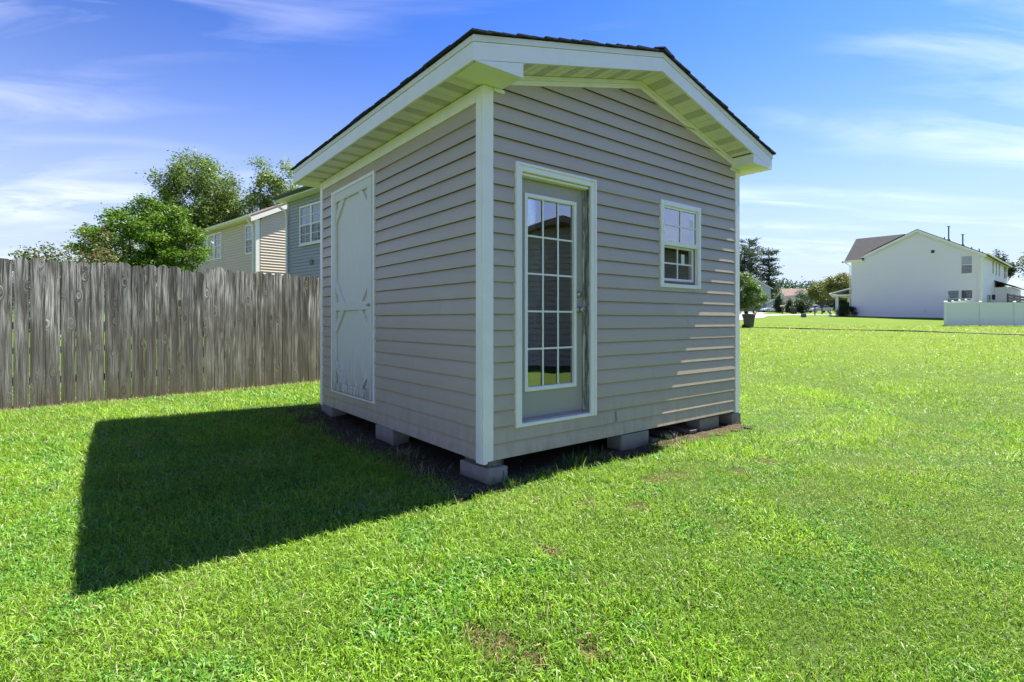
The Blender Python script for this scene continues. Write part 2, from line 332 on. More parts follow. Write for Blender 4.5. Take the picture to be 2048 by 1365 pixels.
# ---------------------------------------------------------------- shed frame (also needed for the ground)
P0 = (-.2208, 4.1312); TH = .6681; CT, ST = math.cos(TH), math.sin(TH)
W, LL = 3.805, 3.754
def to_local(x, y): dx, dy = x-P0[0], y-P0[1]; return dx*CT+dy*ST, -dx*ST+dy*CT
def to_world(a, b): return P0[0]+a*CT-b*ST, P0[1]+a*ST+b*CT
FA = (-5.99, 6.30); FD = (.682, .731); FN = (FD[1], -FD[0])        # fence line and its yard-side normal
PROF = np.array([(-400, -1.5), (-8, 0), (8, 0), (28, .45), (41, .83), (50, 1.45), (57, 1.72), (84, 2.25), (125, 3.2), (200, 5.2), (320, 8), (1000, 22)])
def sstep(t): t = np.clip(t, 0, 1); return t*t*(3-2*t)
def gz(x, y):
    x = np.asarray(x, float); y = np.asarray(y, float)
    z = np.interp(y, PROF[:, 0], PROF[:, 1])
    d = (x-FA[0])*FN[0] + (y-FA[1])*FN[1]
    z = z + .21*sstep(1-d/3.2) * sstep((14-y)/6)
    return z
def g1(x, y): return float(gz(x, y))

# ---------------------------------------------------------------- ground
def m_ground():
    t = NT('lawn_ground'); v = t.world(); g = t.n('NewGeometry'); s = t.n('SeparateXYZ'); t.L.new(g.outputs['Position'], s.inputs[0])
    n = t.noise(v, .35, 5, .6); m_ = t.noise(v, 2.3, 5, .65); f = t.noise(v, 38, 4, .7)
    near = t.mix(f, (.030, .060, .008), (.075, .115, .020))
    far = t.mix(t.ramp(n, (.35, 0), (.68, 1)), (.080, .138, .007), (.115, .178, .010)); far = t.mix(t.ramp(m_, (.40, 0), (.75, .5)), far, (.12, .165, .022)); far = t.mix(t.ramp(f, (.35, .45), (.6, 0)), far, (.05, .09, .007))
    k = t.math('MULTIPLY', t.math('SUBTRACT', s.outputs[1], 8), .09, clamp=True)
    c = t.mix(k, near, far)
    return t.out(t.bsdf(c, .9, t.bump(f, .8, .02), spec=.1))
M['ground'] = m_ground()
def ground():
    xs = np.unique(np.concatenate([np.linspace(-1500, -60, 14), np.arange(-60, -14, 4), np.arange(-14, 12, .4), np.arange(12, 60, 3), np.linspace(60, 1500, 20)]))
    ys = np.unique(np.concatenate([np.linspace(-400, -12, 8), np.arange(-12, 18, .4), np.arange(18, 62, 1.5), np.linspace(62, 330, 40), np.linspace(330, 1600, 10)]))
    X, Y = np.meshgrid(xs, ys); Z = gz(X, Y)
    r = np.random.default_rng(3)
    Z += np.where((np.hypot(X, Y) < 20), r.normal(0, .006, X.shape), 0)
    V = np.stack([X.ravel(), Y.ravel(), Z.ravel()], 1); nx = len(xs)
    i = (np.arange(len(ys)-1)[:, None]*nx + np.arange(nx-1)[None]).ravel()
    me = npmesh('lawn', V, [np.stack([i, i+1, i+1+nx, i+nx], 1)], M['ground']); me.polygons.foreach_set('use_smooth', [True]*len(me.polygons))
    o = link('lawn', me); o['kind'] = 'structure'
ground()
def m_soil():
    t = NT('bare_soil'); v = t.world(); n = t.noise(v, 7, 6, .7); f = t.noise(v, 70, 4, .7)
    c = t.mix(n, (.040, .028, .018), (.115, .085, .058)); c = t.mix(t.ramp(f, (.55, 0), (.75, .5)), c, (.20, .16, .11))
    return t.out(t.bsdf(c, .95, t.bump(f, 1, .02), spec=.1))
M['soil'] = m_soil()
def sheet(name, poly, mat, dz, res=None):
    """polygon (world xy) draped on the terrain; strips between two polylines of equal length"""
    a, b = poly; vs = []; fs = []; n = len(a)
    for k in range(n):
        for j in range(4):
            t_ = j/3; x = a[k][0]*(1-t_)+b[k][0]*t_; y = a[k][1]*(1-t_)+b[k][1]*t_; vs.append((x, y, g1(x, y)+dz))
    for k in range(n-1):
        for j in range(3): q = k*4+j; fs.append((q, q+1, q+5, q+4))
    m = MB(); m.add(vs, fs); o = m.build(name, mat); o['kind'] = 'structure'; return o
def dens(p, q, n): return [(p[0]+(q[0]-p[0])*i/n, p[1]+(q[1]-p[1])*i/n) for i in range(n+1)]
def polydens(pts, step):
    o = []
    for p, q in zip(pts, pts[1:]): k = max(1, int(math.dist(p, q)/step)); o += dens(p, q, k)[:-1]
    return o+[pts[-1]]
def soil_patch():
    n = 30; m = MB(); vs = []; fs = []
    for i in range(n+1):
        for j in range(n+1):
            a = -.40+(W+.36)*i/n; b = -.24+(LL+.4)*j/n
            if i == 0: a += random.uniform(-.05, .08)
            if j == 0: b += random.uniform(-.05, .12)
            x, y = to_world(a, b); vs.append((x, y, g1(x, y)+.012+random.uniform(-.006, .012)*(0 < i < n and 0 < j < n)))
    for i in range(n):
        for j in range(n): q = i*(n+1)+j; fs.append((q, q+n+1, q+n+2, q+1))
    m.add(vs, fs); o = m.build('bare_soil', M['soil']); o['kind'] = 'structure'
soil_patch()

# ---------------------------------------------------------------- garden shed
ZB, EX = .172, .1288; ZS = 3.118; OV = .293; OF = .2875; SL = .2548; MID = W/2
shed = thing('garden_shed', 'grey vinyl sided garden shed with white trim raised on concrete blocks', 'shed', (*P0, 0), TH)
Tf = lambda s, o, z: (s, -o, z)
Tl = lambda s, o, z: (-o, s, z)
Tr = lambda s, o, z: (W+o, s, z)
Tb = lambda s, o, z: (s, LL+o, z)
def siding_piece(T, s0b, s1b, s0t, s1t, zc, za, zb_, butt, off=0):
    """one course piece between heights za and zb_ of the course that starts at zc"""
    o = lambda z: .0235 - .0055*(z-zc)/(.5*EX) if z-zc < .5*EX else .0180 - .0165*((z-zc)/EX-.5)/.5
    pr = [(o(za), za), (o(zb_), zb_), (.0, zb_), (.0, za)]
    if butt and not off and s1b-s0b > 1.5 and random.random() < .42:
        sm = s0b+(s1b-s0b)*random.uniform(.3, .7); siding_piece(T, s0b, sm, s0t, sm, zc, za, zb_, butt, .0001); siding_piece(T, sm-.03, s1b, sm-.03, s1t, zc, za, zb_, butt, .0016); return
    o_ = o; o = lambda z: o_(z)+off
    if butt and zb_-za > .9*EX: pr = [(o(za)-.0045, za), (o(za)-.001, za), (o(za), za+.003), (o(za+.28*EX), za+.28*EX), (o(za+.55*EX), za+.55*EX), (o(za+.8*EX), za+.8*EX), (o(zb_), zb_), (.0, zb_), (.0, za+.022), (o(za)-.0045, za+.022)]
    n = len(pr); vs = []
    for side, (sb, st) in enumerate(((s0b, s0t), (s1b, s1t))):
        for oo, z in pr: f = (z-za)/(zb_-za) if zb_ > za else 0; vs.append(T(sb+(st-sb)*f, oo, z))
    m = MB(); m.add(vs, [tuple(range(n)), tuple(range(2*n-1, n-1, -1))]+[(i, i+n, (i+1) % n+n, (i+1) % n) for i in range(n)])
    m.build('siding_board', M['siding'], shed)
def zrake(s): return ZS+SL*(min(s, W-s)+OV)
def wall(T, length, ztop, holes, gable):
    k = 0
    while True:
        z0 = ZB+k*EX; z1 = z0+EX; k += 1
        top = zrake(MID) if gable else ztop
        if z0 > top-.015: break
        z1 = min(z1, top)
        def lim(z):
            if gable and z > zrake(0): s = (z-ZS)/SL-OV; return max(.08, min(s, MID)), min(length-.08, max(W-s, MID))
            return .08, length-.08
        cuts = [(z0, z1, [])]
        hs = [h for h in holes if h[2] < z1-1e-4 and h[3] > z0+1e-4]
        zz_ = sorted({z0, z1} | {min(max(h[2], z0), z1) for h in hs} | {min(max(h[3], z0), z1) for h in hs})
        for za, zb_ in zip(zz_, zz_[1:]):
            if zb_-za < .004: continue
            act = sorted([h for h in hs if h[2] < zb_-1e-4 and h[3] > za+1e-4])
            (l0, r0), (l1, r1) = lim(za), lim(zb_); segs = []; cur = (l0, l1)
            for h in act: segs.append((*cur, h[0], h[0])); cur = (h[1], h[1])
            segs.append((*cur, r0, r1))
            for sb, st, eb, et in segs:
                if eb-sb > .03: siding_piece(T, sb, eb, st, max(et, st+.0005), z0, za, zb_, abs(za-z0) < 1e-6)
DH = (.305, 1.245, .40, 2.570); WH = (2.237, 2.964, 1.634, 2.536); SH = (2.02, 3.32, .382, 2.893)
wall(Tf, W, 0, [DH, WH], True); wall(Tl, LL, ZS-.10, [SH], False); wall(Tr, LL, ZS-.02, [], False); wall(Tb, W, 0, [], True)
# sheathing with real openings, floor and joists
def panels(T, length, hole, top, gable=False):
    m = MB(); o0, o1 = -.10, -.002
    zb0 = ZB+.01
    if hole: hl = sorted(hole)
    else: hl = []
    xs = [.10]+[v for h in hl for v in h[:2]]+[length-.10]
    for i in range(0, len(xs), 2): m.box(xs[i], xs[i+1], o0, o1, zb0, top, T=T)
    for h in hl:
        if h[2] > zb0+.05: m.box(h[0], h[1], o0, o1, zb0, h[2], T=T)
        m.box(h[0], h[1], o0, o1, h[3], top, T=T)
    if gable: m.prism([(.10, top), (W-.10, top), (MID+.3, zrake(MID)-.10), (MID-.3, zrake(MID)-.10)], o0, o1, T)
    m.build('wall_sheathing', M['plywood'], shed)
DO = (.372, 1.180, .43, 2.49); WO = (2.30, 2.90, 1.70, 2.48)
panels(Tf, W, [DO, WO], 3.12, True); panels(Tl, LL, None, 3.10); panels(Tr, LL, None, 3.10); panels(Tb, W, None, 3.12, True)
MB().box(.02, W-.02, .02, LL-.02, .375, .40).build('floor_deck', M['plywood'], shed)
for a in np.linspace(.04, W-.08, 8): MB().box(a, a+.04, .06, LL-.06, .235, .372).build('floor_joist', M['lumber'], shed)
for b in (.012, LL-.055): MB().box(.012, W-.012, b, b+.04, .20, .372).build('rim_joist', M['lumber'], shed)
for a in (.10, 1.80, W-.25): MB().box(a, a+.13, .03, LL-.03, .150, .234, .005).build('skid_beam', M['lumber'], shed)
MB().box(.02, .15, -.03, .30, .1265, .171, .003).build('shim', M['lumber'], shed)
# corner posts (two faces each)
for (ca, sa) in ((0, 1), (W, -1)):
    for (cb, sb) in ((0, 1), (LL, -1)):
        m = MB(); p = .020; wd = .078
        xa = sorted((ca-sa*p, ca+sa*wd)); ya = sorted((cb-sb*p, cb+sb*wd))
        xi = sorted((ca-sa*p, ca+sa*.002)); yi = sorted((cb-sb*p, cb+sb*.002))
        m.box(xa[0], xa[1], yi[0]-.004, yi[1], ZB-.02, ZS-.003, .003); y2 = sorted((cb+sb*.0022, cb+sb*wd)); m.box(xi[0]-.004, xi[1], y2[0], y2[1], ZB-.02, ZS-.003, .003)
        m.build('corner_post', M['trim'], shed)
# roof
def Tslope(side):
    def T(x, y, h):     # x runs up from the left eave edge of that slope, h above fascia bottom
        z = ZS+SL*(x+OV)+h; return (x if side == 0 else W-x, y, z)
    return T
B0, B1 = -OF, LL+.29
for side in (0, 1):
    T = Tslope(side)
    MB().prism([(-OV+.03, .125), (MID, .125), (MID, .178), (-OV+.03, .178)], B0+.03, B1-.03, lambda p, h, q, T=T: T(p, h, q)).build('roof_deck', M['plywood'], shed)
    # rake boards front and back
    for (y0, y1, pr) in ((B0, B0+.022, -.007), (B1-.022, B1, .007)):
        MB().prism([(-OV, 0), (MID, 0), (MID, .128), (-OV, .128)], y0, y1, lambda p, h, q, T=T: T(p, h, q)).build('fascia_board', M['trim'], shed)
        MB().prism([(-OV-.006, .131), (MID, .131), (MID, .177), (-OV-.006, .177)], y0+pr, y1+pr, lambda p, h, q, T=T: T(p, h, q)).build('drip_edge', M['cream'], shed)
    x0, x1 = sorted(((-OV if side == 0 else W+OV), (-OV+.022 if side == 0 else W+OV-.022)))
    MB().box(x0, x1, B0+.0235, B1-.0235, ZS, ZS+.130, .002).build('fascia_board', M['trim'], shed)
    x0, x1 = sorted(((-OV-.008 if side == 0 else W+OV+.008), (-OV+.012 if side == 0 else W+OV-.012)))
    MB().box(x0, x1, B0+.019, B1-.019, ZS+.133, ZS+.177, .002).build('drip_edge', M['cream'], shed)
    # shingle tabs
    m = MB(); rows = 16; run = MID+OV+.035
    for i in range(rows):
        xa = -OV-.035+run*i/rows; xb = min(xa+run/rows*1.25, MID+.02)
        y = B0-.03+random.uniform(0, .05)
        y = B0-.032-random.uniform(-.006, .010)
        while y < B1+.02:
            wd = random.choice((.10, .15, .2, .26)); ye = min(y+wd, B1+.03); j = random.uniform(-.010, .010) if i else random.uniform(-.004, .004); t_ = random.choice((.010, .014, .019))
            m.prism([(xa+j, .179+.012), (xb, .179), (xb, .179+t_), (xa+j, .191+t_)], y, ye-.003, lambda p, h, q, T=T: T(p, h, q)); y = ye
    o = m.build('shingles', M['shingle'], shed); o['kind'] = 'stuff'
m = MB()
y = B0-.03
while y < B1+.02:
    m.prism([(MID-.15, zrake(MID-.15)+.205), (MID, zrake(MID)+.215), (MID+.15, zrake(MID-.15)+.205), (MID+.15, zrake(MID-.15)+.215), (MID, zrake(MID)+.228), (MID-.15, zrake(MID-.15)+.215)], y, min(y+.2, B1+.03), lambda p, h, q: (p, h, q)); y += .203
m.build('ridge_cap', M['shingle'], shed)
# soffits
def soffit_panel(T, w_, d, first=False):
    """w_ along the run (x), d across (y); three flats with grooves, the middle one vented. z=0 underside"""
    a = MB(); b = MB(); third = w_/3
    for i in range(3):
        tgt = b if i == 1 else a
        x0, x1 = i*third+.004, (i+1)*third-.004
        tgt.box(x0, x1, 0, d, 0, .006, T=T)
        a.box(x1, x1+.008, 0, d, .006, .012, T=T)
    o = a.build('soffit_panel', M['soffit'], shed); o2 = b.build('vent_strip', M['vent'], o)
PT = .305
for side in (0, 1):
    y = B0+.03
    while y < B1-.03:
        wd = min(PT, B1-.025-y)
        if side == 0: T = lambda x, q, h, y=y: (-OV+.022+q, y+x, ZS+.006+h)
        else: T = lambda x, q, h, y=y: (W+OV-.022-q, y+x, ZS+.006+h)
        soffit_panel(T, wd, OV-.026); y += PT
    for (q0, ys) in ((B0+.024, 1), (LL+.27, -1)):
        x = MID-.004; Ts = Tslope(side)
        while x > .165:
            wd = min(PT, x-.161)
            if wd > .05:
                T = lambda u, q, h, x=x, wd=wd, Ts=Ts, q0=q0, ys=ys: Ts(x-wd+u, q0+ys*q, .006+h)
                soffit_panel(T, wd, .258)
            x -= PT
    # closed return box at each end of the eave
    for (y0, y1) in ((B0+.001, -.003), (LL+.003, B1-.001)):
        Ts = lambda p, h, q, side=side: (p if side == 0 else W-p, h, q)
        MB().prism([(-OV+.03, ZS), (.159, ZS), (.159, ZS+SL*(.159+OV)-.004), (-OV+.03, ZS+SL*.03-.003)], y0, y1, Ts).build('eave_return', M['trim'], shed)
        q0_, q1_ = (B0-.0015, B0+.001) if y0 < 1 else (B1-.001, B1+.0015)
        MB().prism([(-OV, ZS-.002), (.163, ZS-.002), (.163, ZS+SL*(.163+OV)-.006)], q0_, q1_, Ts).build('eave_return', M['trim'], shed)
# frieze and rake trims
for T, ln in ((Tl, LL), (Tr, LL)): MB().box(.082, ln-.082, 0, .022, ZS-.112, ZS-.002, .002, T=T).build('frieze_board', M['trim'], shed)
for T in (Tf, Tb):
    for side in (0, 1):
        f = (lambda s: s) if side == 0 else (lambda s: W-s)
        S = lambda p, h, q, T=T, f=f: T(f(p), h, q)
        MB().prism([(.165, zrake(.165)-.034), (MID, zrake(MID)-.034), (MID, zrake(MID)+.002), (.165, zrake(.165)+.002)], 0, .034, S).build('rake_trim', M['trim'], shed)
        MB().prism([(.10, zrake(.10)-.076), (MID, zrake(MID)-.076), (MID, zrake(MID)-.0355), (.10, zrake(.10)-.0355)], 0, .024, S).build('rake_trim', M['trim'], shed)
        MB().prism([(.080, ZS-.030), (.185, ZS-.030), (.185, ZS-.003), (.080, ZS-.003)], 0, .028, S).build('rake_trim', M['trim'], shed)

# glazed front door
fr = MB().box(.298, .366, 0, .030, .40, 2.575, .004, T=Tf).box(1.186, 1.252, 0, .030, .40, 2.575, .004, T=Tf).box(.3665, 1.1855, 0, .030, 2.507, 2.575, .004, T=Tf)
fr.box(.298, .322, .0305, .040, .40, 2.575, .003, T=Tf).box(1.228, 1.252, .0305, .040, .40, 2.575, .003, T=Tf).box(.3225, 1.2275, .0305, .040, 2.552, 2.575, .003, T=Tf).box(.3665, 1.1855, 0, .026, .400, .428, .003, T=Tf)
casing = fr.build('door_casing', M['trim'], shed)
MB().box(.3665, .3725, -.095, -.001, .43, 2.503, T=Tf).box(.373, 1.1795, -.095, -.001, 2.485, 2.505, T=Tf).build('door_jamb', M['trim'], shed)
MB().box(1.180, 1.186, -.095, -.001, .43, 2.503, .001, T=Tf).box(1.166, 1.1795, -.064, -.050, .45, 2.484, .001, T=Tf).build('door_jamb', M['peel'], shed)
MB().box(.373, 1.1795, -.095, .004, .405, .440, .004, T=Tf).box(.375, 1.1795, -.066, -.05, .4405, .447, .002, T=Tf).build('threshold', M['threshold'], shed)
ld = MB(); d0, d1 = -.109, -.068
ld.box(.375, .470, d0, d1, .448, 2.480, T=Tf).box(1.081, 1.1785, d0, d1, .448, 2.480, T=Tf).box(.4705, 1.0805, d0, d1, .448, .676, T=Tf).box(.4705, 1.0805, d0, d1, 2.359, 2.480, T=Tf)
door = ld.build('front_door', M['door_grey'], shed)
lf = MB()
for (x0, x1, z0, z1) in ((.466, .500, .672, 2.363), (1.051, 1.085, .672, 2.363), (.5005, 1.0505, .672, .706), (.5005, 1.0505, 2.329, 2.363)):
    lf.box(x0, x1, d1+.0005, d1+.012, z0, z1, .004, T=Tf); 
for (x0, x1, z0, z1) in ((.488, .504, .694, 2.341), (1.047, 1.063, .694, 2.341), (.5045, 1.0465, .694, .710), (.5045, 1.0465, 2.325, 2.341)): lf.box(x0, x1, d1-.030, d1-.0005, z0, z1, T=Tf)
lf.build('lite_frame', M['trim'], door)
gx = np.linspace(.5045, 1.0465, 4); gzz = np.linspace(.710, 2.325, 6)
for i in range(3):
    for j in range(5): MB().box(gx[i]+.001, gx[i+1]-.001, d1-.018, d1-.014, gzz[j]+.001, gzz[j+1]-.001, T=Tf).build('pane', M['glass'], door)
for x in gx[1:-1]: MB().box(x-.009, x+.009, d1-.012, d1-.004, .7105, 2.3245, .002, T=Tf).build('muntin', M['white_paint'], door)
for z in gzz[1:-1]:
    for i in range(3): MB().box(gx[i]+(.0095 if i else .0005), gx[i+1]-(.0095 if i < 2 else .0005), d1-.012, d1-.0045, z-.008, z+.008, .002, T=Tf).build('muntin', M['white_paint'], door)
def Tk(cx, cz): return lambda x, y, z: (cx+x, .068-z, cz+y)
MB().lathe([(.031, 0), (.031, .004), (.026, .010), (.012, .012), (.011, .032), (.020, .038), (.027, .046), (.028, .056), (.022, .064), (.008, .067)], 20, Tk(1.118, 1.378)).build('door_knob', M['steel'], door, True)
MB().lathe([(.030, 0), (.030, .006), (.026, .016), (.020, .022), (.006, .023)], 20, Tk(1.118, 1.517)).build('deadbolt', M['steel'], door, True)

# small window with grilles
wn = MB(); wx0, wx1, wz0, wz1 = 2.231, 2.970, 1.6275, 2.542
wn.box(wx0, wx0+.055, 0, .034, wz0, wz1, .003, T=Tf).box(wx1-.055, wx1, 0, .034, wz0, wz1, .003, T=Tf).box(wx0+.0555, wx1-.0555, 0, .034, wz1-.055, wz1, .003, T=Tf).box(wx0+.0555, wx1-.0555, 0, .034, wz0, wz0+.040, .003, T=Tf)
wn.box(wx0+.0555, wx0+.070, -.06, -.001, wz0+.0405, wz1-.056, T=Tf).box(wx1-.070, wx1-.0555, -.06, -.001, wz0+.0405, wz1-.056, T=Tf)
win = wn.build('window', M['trim'], shed)
def sash(x0, x1, z0, z1, o, bw, bot):
    s_ = MB().box(x0, x0+bw, o-.022, o, z0, z1, .002, T=Tf).box(x1-bw, x1, o-.022, o, z0, z1, .002, T=Tf).box(x0+bw+.0005, x1-bw-.0005, o-.022, o, z1-bw, z1, .002, T=Tf).box(x0+bw+.0005, x1-bw-.0005, o-.022, o, z0, z0+bot, .002, T=Tf)
    s_.build('sash', M['trim'], win)
    a0, a1, c0, c1 = x0+bw+.0005, x1-bw-.0005, z0+bot+.0005, z1-bw-.0005; mx_, mz_ = (a0+a1)/2, (c0+c1)/2
    for p, q in ((a0, mx_), (mx_, a1)):
        for r_, t_ in ((c0, mz_), (mz_, c1)): MB().box(p+.001, q-.001, o-.016, o-.012, r_+.001, t_-.001, T=Tf).build('pane', M['glass'], win)
    MB().box(mx_-.009, mx_+.009, o-.011, o-.005, c0, c1, T=Tf).build('muntin', M['white_paint'], win); MB().box(a0, mx_-.0095, o-.011, o-.0055, mz_-.008, mz_+.008, T=Tf).box(mx_+.0095, a1, o-.011, o-.0055, mz_-.008, mz_+.008, T=Tf).build('muntin', M['white_paint'], win)
    return a0, a1, c0, c1, o
ua = sash(wx0+.056, wx1-.056, 2.075, wz1-.056, .020, .022, .050)
la = sash(wx0+.071, wx1-.071, wz0+.041, 2.085, -.018, .030, .060)
MB().box(ua[1]-.10, ua[1]-.045, ua[4]-.0118, ua[4]-.0112, ua[3]-.19, ua[3]-.07, T=Tf).build('sticker', M['sticker'], win)
MB().box(la[1]-.19, la[1]-.13, la[4]-.0118, la[4]-.0112, la[3]-.17, la[3]-.05, T=Tf).build('sticker', M['sticker'], win)

# white side door with corner braces
sx0, sx1, sz0, sz1 = 2.01, 3.33, .375, 2.90
sc_ = MB().box(sx0, sx0+.042, 0, .030, sz0, sz1, .004, T=Tl).box(sx1-.042, sx1, 0, .030, sz0, sz1, .004, T=Tl).box(sx0+.0425, sx1-.0425, 0, .030, sz1-.040, sz1, .004, T=Tl).box(sx0+.0425, sx1-.0425, 0, .030, sz0, sz0+.022, .004, T=Tl).build('side_door_casing', M['trim'], shed)
sdoor = MB().box(sx0+.055, sx1-.058, -.004, .003, sz0+.035, sz1-.05, T=Tl).build('side_door', M['door_white'], shed)
MB().box(sx0+.043, sx1-.043, -.012, -.0045, sz0+.023, sz1-.041, T=Tl).build('door_gap', M['dark_trim'], sdoor)
ex0, ex1, ez0, ez1 = sx0+.055, sx1-.058, sz0+.030, sz1-.048
for x0, x1 in ((ex0, ex0+.115), (ex1-.115, ex1)): MB().box(x0, x1, .0035, .036, ez0, ez1, .004, T=Tl).build('stile', M['door_white'], sdoor)
for z0, z1 in ((ez0, ez0+.10), (1.395, 1.495), (ez1-.105, ez1)): MB().box(ex0+.1155, ex1-.1155, .0035, .034, z0, z1, .004, T=Tl).build('rail', M['door_white'], sdoor)
a0, a1 = ex0+.116, ex1-.116
for (x, sx) in ((a0, 1), (a1, -1)):
    for (z, sz) in ((ez0+.1005, 1), (1.3945, -1), (1.4955, 1), (ez1-.1055, -1)):
        MB().prism([(x, z+sz*.27), (x, z+sz*.16), (x+sx*.16, z), (x+sx*.27, z)], .0035, .028, Tl).build('corner_brace', M['door_white'], sdoor)
MB().box(ex0+.02, ex0+.13, .0365, .042, 1.435, 1.458, .002, T=Tl).box(ex0+.05, ex0+.065, .042, .056, 1.430, 1.463, .003, T=Tl).build('latch', M['steel'], sdoor)

# ---------------------------------------------------------------- concrete blocks and planks under the shed
def block(a0, a1, b0, b1, z0, z1, label, rz=0):
    x, y = to_world((a0+a1)/2, (b0+b1)/2); ax, by = (a1-a0)/2, (b1-b0)/2
    m = MB(); long_b = by > ax; hz = z1-z0
    m.box(-ax, ax, -by, by, 0, hz, .008)
    import bmesh
    me = m.mesh('concrete_block'); bm = bmesh.new(); bm.from_mesh(me); bmesh.ops.subdivide_edges(bm, edges=bm.edges, cuts=3, use_grid_fill=True)
    for v in bm.verts: v.co += Vector((random.uniform(-1, 1), random.uniform(-1, 1), random.uniform(-1, 1)))*.0018
    bm.to_mesh(me); bm.free(); me.materials.append(M['concrete'])
    o = link('concrete_block', me); o.location = (x, y, z0); o.rotation_euler = (0, 0, TH+rz); return tag(o, label, 'concrete block', 'concrete blocks under the shed')
block(-.012, .178, -.075, .325, -.075, .125, 'cracked grey concrete block under the near corner post of the shed', R(2))
block(1.615, 2.03, -.028, .165, -.045, .162, 'grey concrete block under the middle of the glazed door wall', R(-1))
block(-.03, .165, 1.565, 1.965, -.05, .168, 'grey concrete block under the wall between near corner and white side door', R(1))
block(-.02, .175, 3.33, 3.73, -.04, .168, 'concrete block under the far corner of the shed below the white side door')
block(3.655, 3.86, -.02, .38, -.05, .150, 'sunlit concrete block under the corner post beyond the small window')
block(3.03, 3.43, .02, .21, -.05, .148, 'shaded concrete block just inside the sunlit one below the small window')
block(.20, .60, 3.4, 3.6, -.05, .148, 'dark concrete block in the crawl space behind the far corner block')
# crack of the near block
x, y = to_world(.10, -.076)
m = MB()
for k in range(5): m.box(-.003+.004*(k % 2), .002+.004*(k % 2), -.002, .003, .02+k*.022, .042+k*.022)
o = m.build('crack', M['dark_trim']); o.parent = bpy.data.objects['concrete_block']; o.location = (.045, -.2015, .04)
o2 = block(.19, .33, .17, .26, .06, .135, 'small dark green block wedged beside the near corner block'); o2['group'] = ''; del o2['group']; o2['category'] = 'block'
o2.data.materials.clear(); o2.data.materials.append(M['green_box'])
for i, (a, b, l, wd, rz, lb) in enumerate(((2.13, .00, 1.3, .12, 5, 'nearest the middle concrete block'), (2.36, -.02, 1.5, .14, -3, 'with the widest end, second from the middle concrete block'), (2.57, .04, 1.4, .10, 2, 'thin and set back, third from the middle concrete block'), (2.76, -.03, 1.6, .12, -2, 'fourth from the middle concrete block'), (2.95, .03, 1.2, .10, 4, 'closest to the shaded inner concrete block'))):
    x, y = to_world(a+wd/2, b)
    o = MB().box(-wd/2, wd/2, 0, l, 0, .034, .003).build('wooden_plank', M['plank']); o.location = (x, y, .014+.012*(i % 2)); o.rotation_euler = (R(.6), R(random.uniform(-3, 3)), TH+R(rz))
    tag(o, 'weathered plank lying under the shed, ' + lb, 'plank', 'old planks lying under the shed')

# ---------------------------------------------------------------- wooden picket fence
FANG = math.atan2(FD[1], FD[0]); 
def fp(s, o=0): return FA[0]+FD[0]*s+FN[0]*o, FA[1]+FD[1]*s+FN[1]*o
S0, S1 = -4.6, 9.6
x0, y0 = fp(S0)
fence = thing('wooden_fence', 'tall weathered grey dog-eared wooden picket fence along the left edge of the yard', 'fence', (x0, y0, 0), FANG)
pk = []
for v in range(7):
    hw = .0700+random.uniform(-.0015, .001); ear = random.uniform(.028, .042); h = 1.85; n = 8; vs = []; 
    bow = random.uniform(-.003, .003); m = MB(); pts = [(-hw, 0), (hw, 0), (hw, h-ear), (hw-ear*.85, h), (-hw+ear*.85, h), (-hw, h-ear)]
    th_ = .016
    ys = (-.0, -th_)
    prof = []
    for (px_, pz) in pts: prof.append((px_+bow*math.sin(pz/h*math.pi), pz+random.uniform(-.003, .003)*(pz > 1)))
    m.prism(prof, ys[0], ys[1], lambda p, hh, q: (p, hh, q)); me = m.mesh('picket'); me.materials.append(M['picket']); pk.append(me)
k = 0; s = 0.0
while s < S1-S0:
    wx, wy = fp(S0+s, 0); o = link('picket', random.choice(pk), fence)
    tw = random.uniform(-.006, .006); lean = random.gauss(0, .0012)
    o.location = (s, random.uniform(-.0008, .0008), g1(wx, wy)-.03+random.gauss(0, .008)+(random.choice((0, .03, -.02)) if 5.6 < s < 7.2 else 0)); o.rotation_euler = (random.uniform(-.0008, .0008), lean, tw)
    if random.random() < .5: o.scale.x = -1
    s += .1455+random.uniform(-.0015, .0035); k += 1
for zr_ in (.28, .96, 1.66):
    s = 0
    while s < S1-S0-.1:
        e = min(s+2.44, S1-S0); p, q = fp(S0+s), fp(S0+e)
        m = MB(); za, zb_ = g1(*p)+zr_, g1(*q)+zr_
        m.add([(s+.005, .020, za), (e-.005, .020, zb_), (e-.005, .058, zb_), (s+.005, .058, za), (s+.005, .020, za+.088), (e-.005, .020, zb_+.088), (e-.005, .058, zb_+.088), (s+.005, .058, za+.088)], [(3,2,1,0),(4,5,6,7),(0,1,5,4),(1,2,6,5),(2,3,7,6),(3,0,4,7)])
        m.build('fence_rail', M['rail'], fence); s = e
s = 0
while s < S1-S0+.1:
    p = fp(S0+s); MB().box(s-.044, s+.044, .060, .148, g1(*p)-.2, g1(*p)+1.72, .004).build('fence_post', M['rail'], fence); s += 2.44

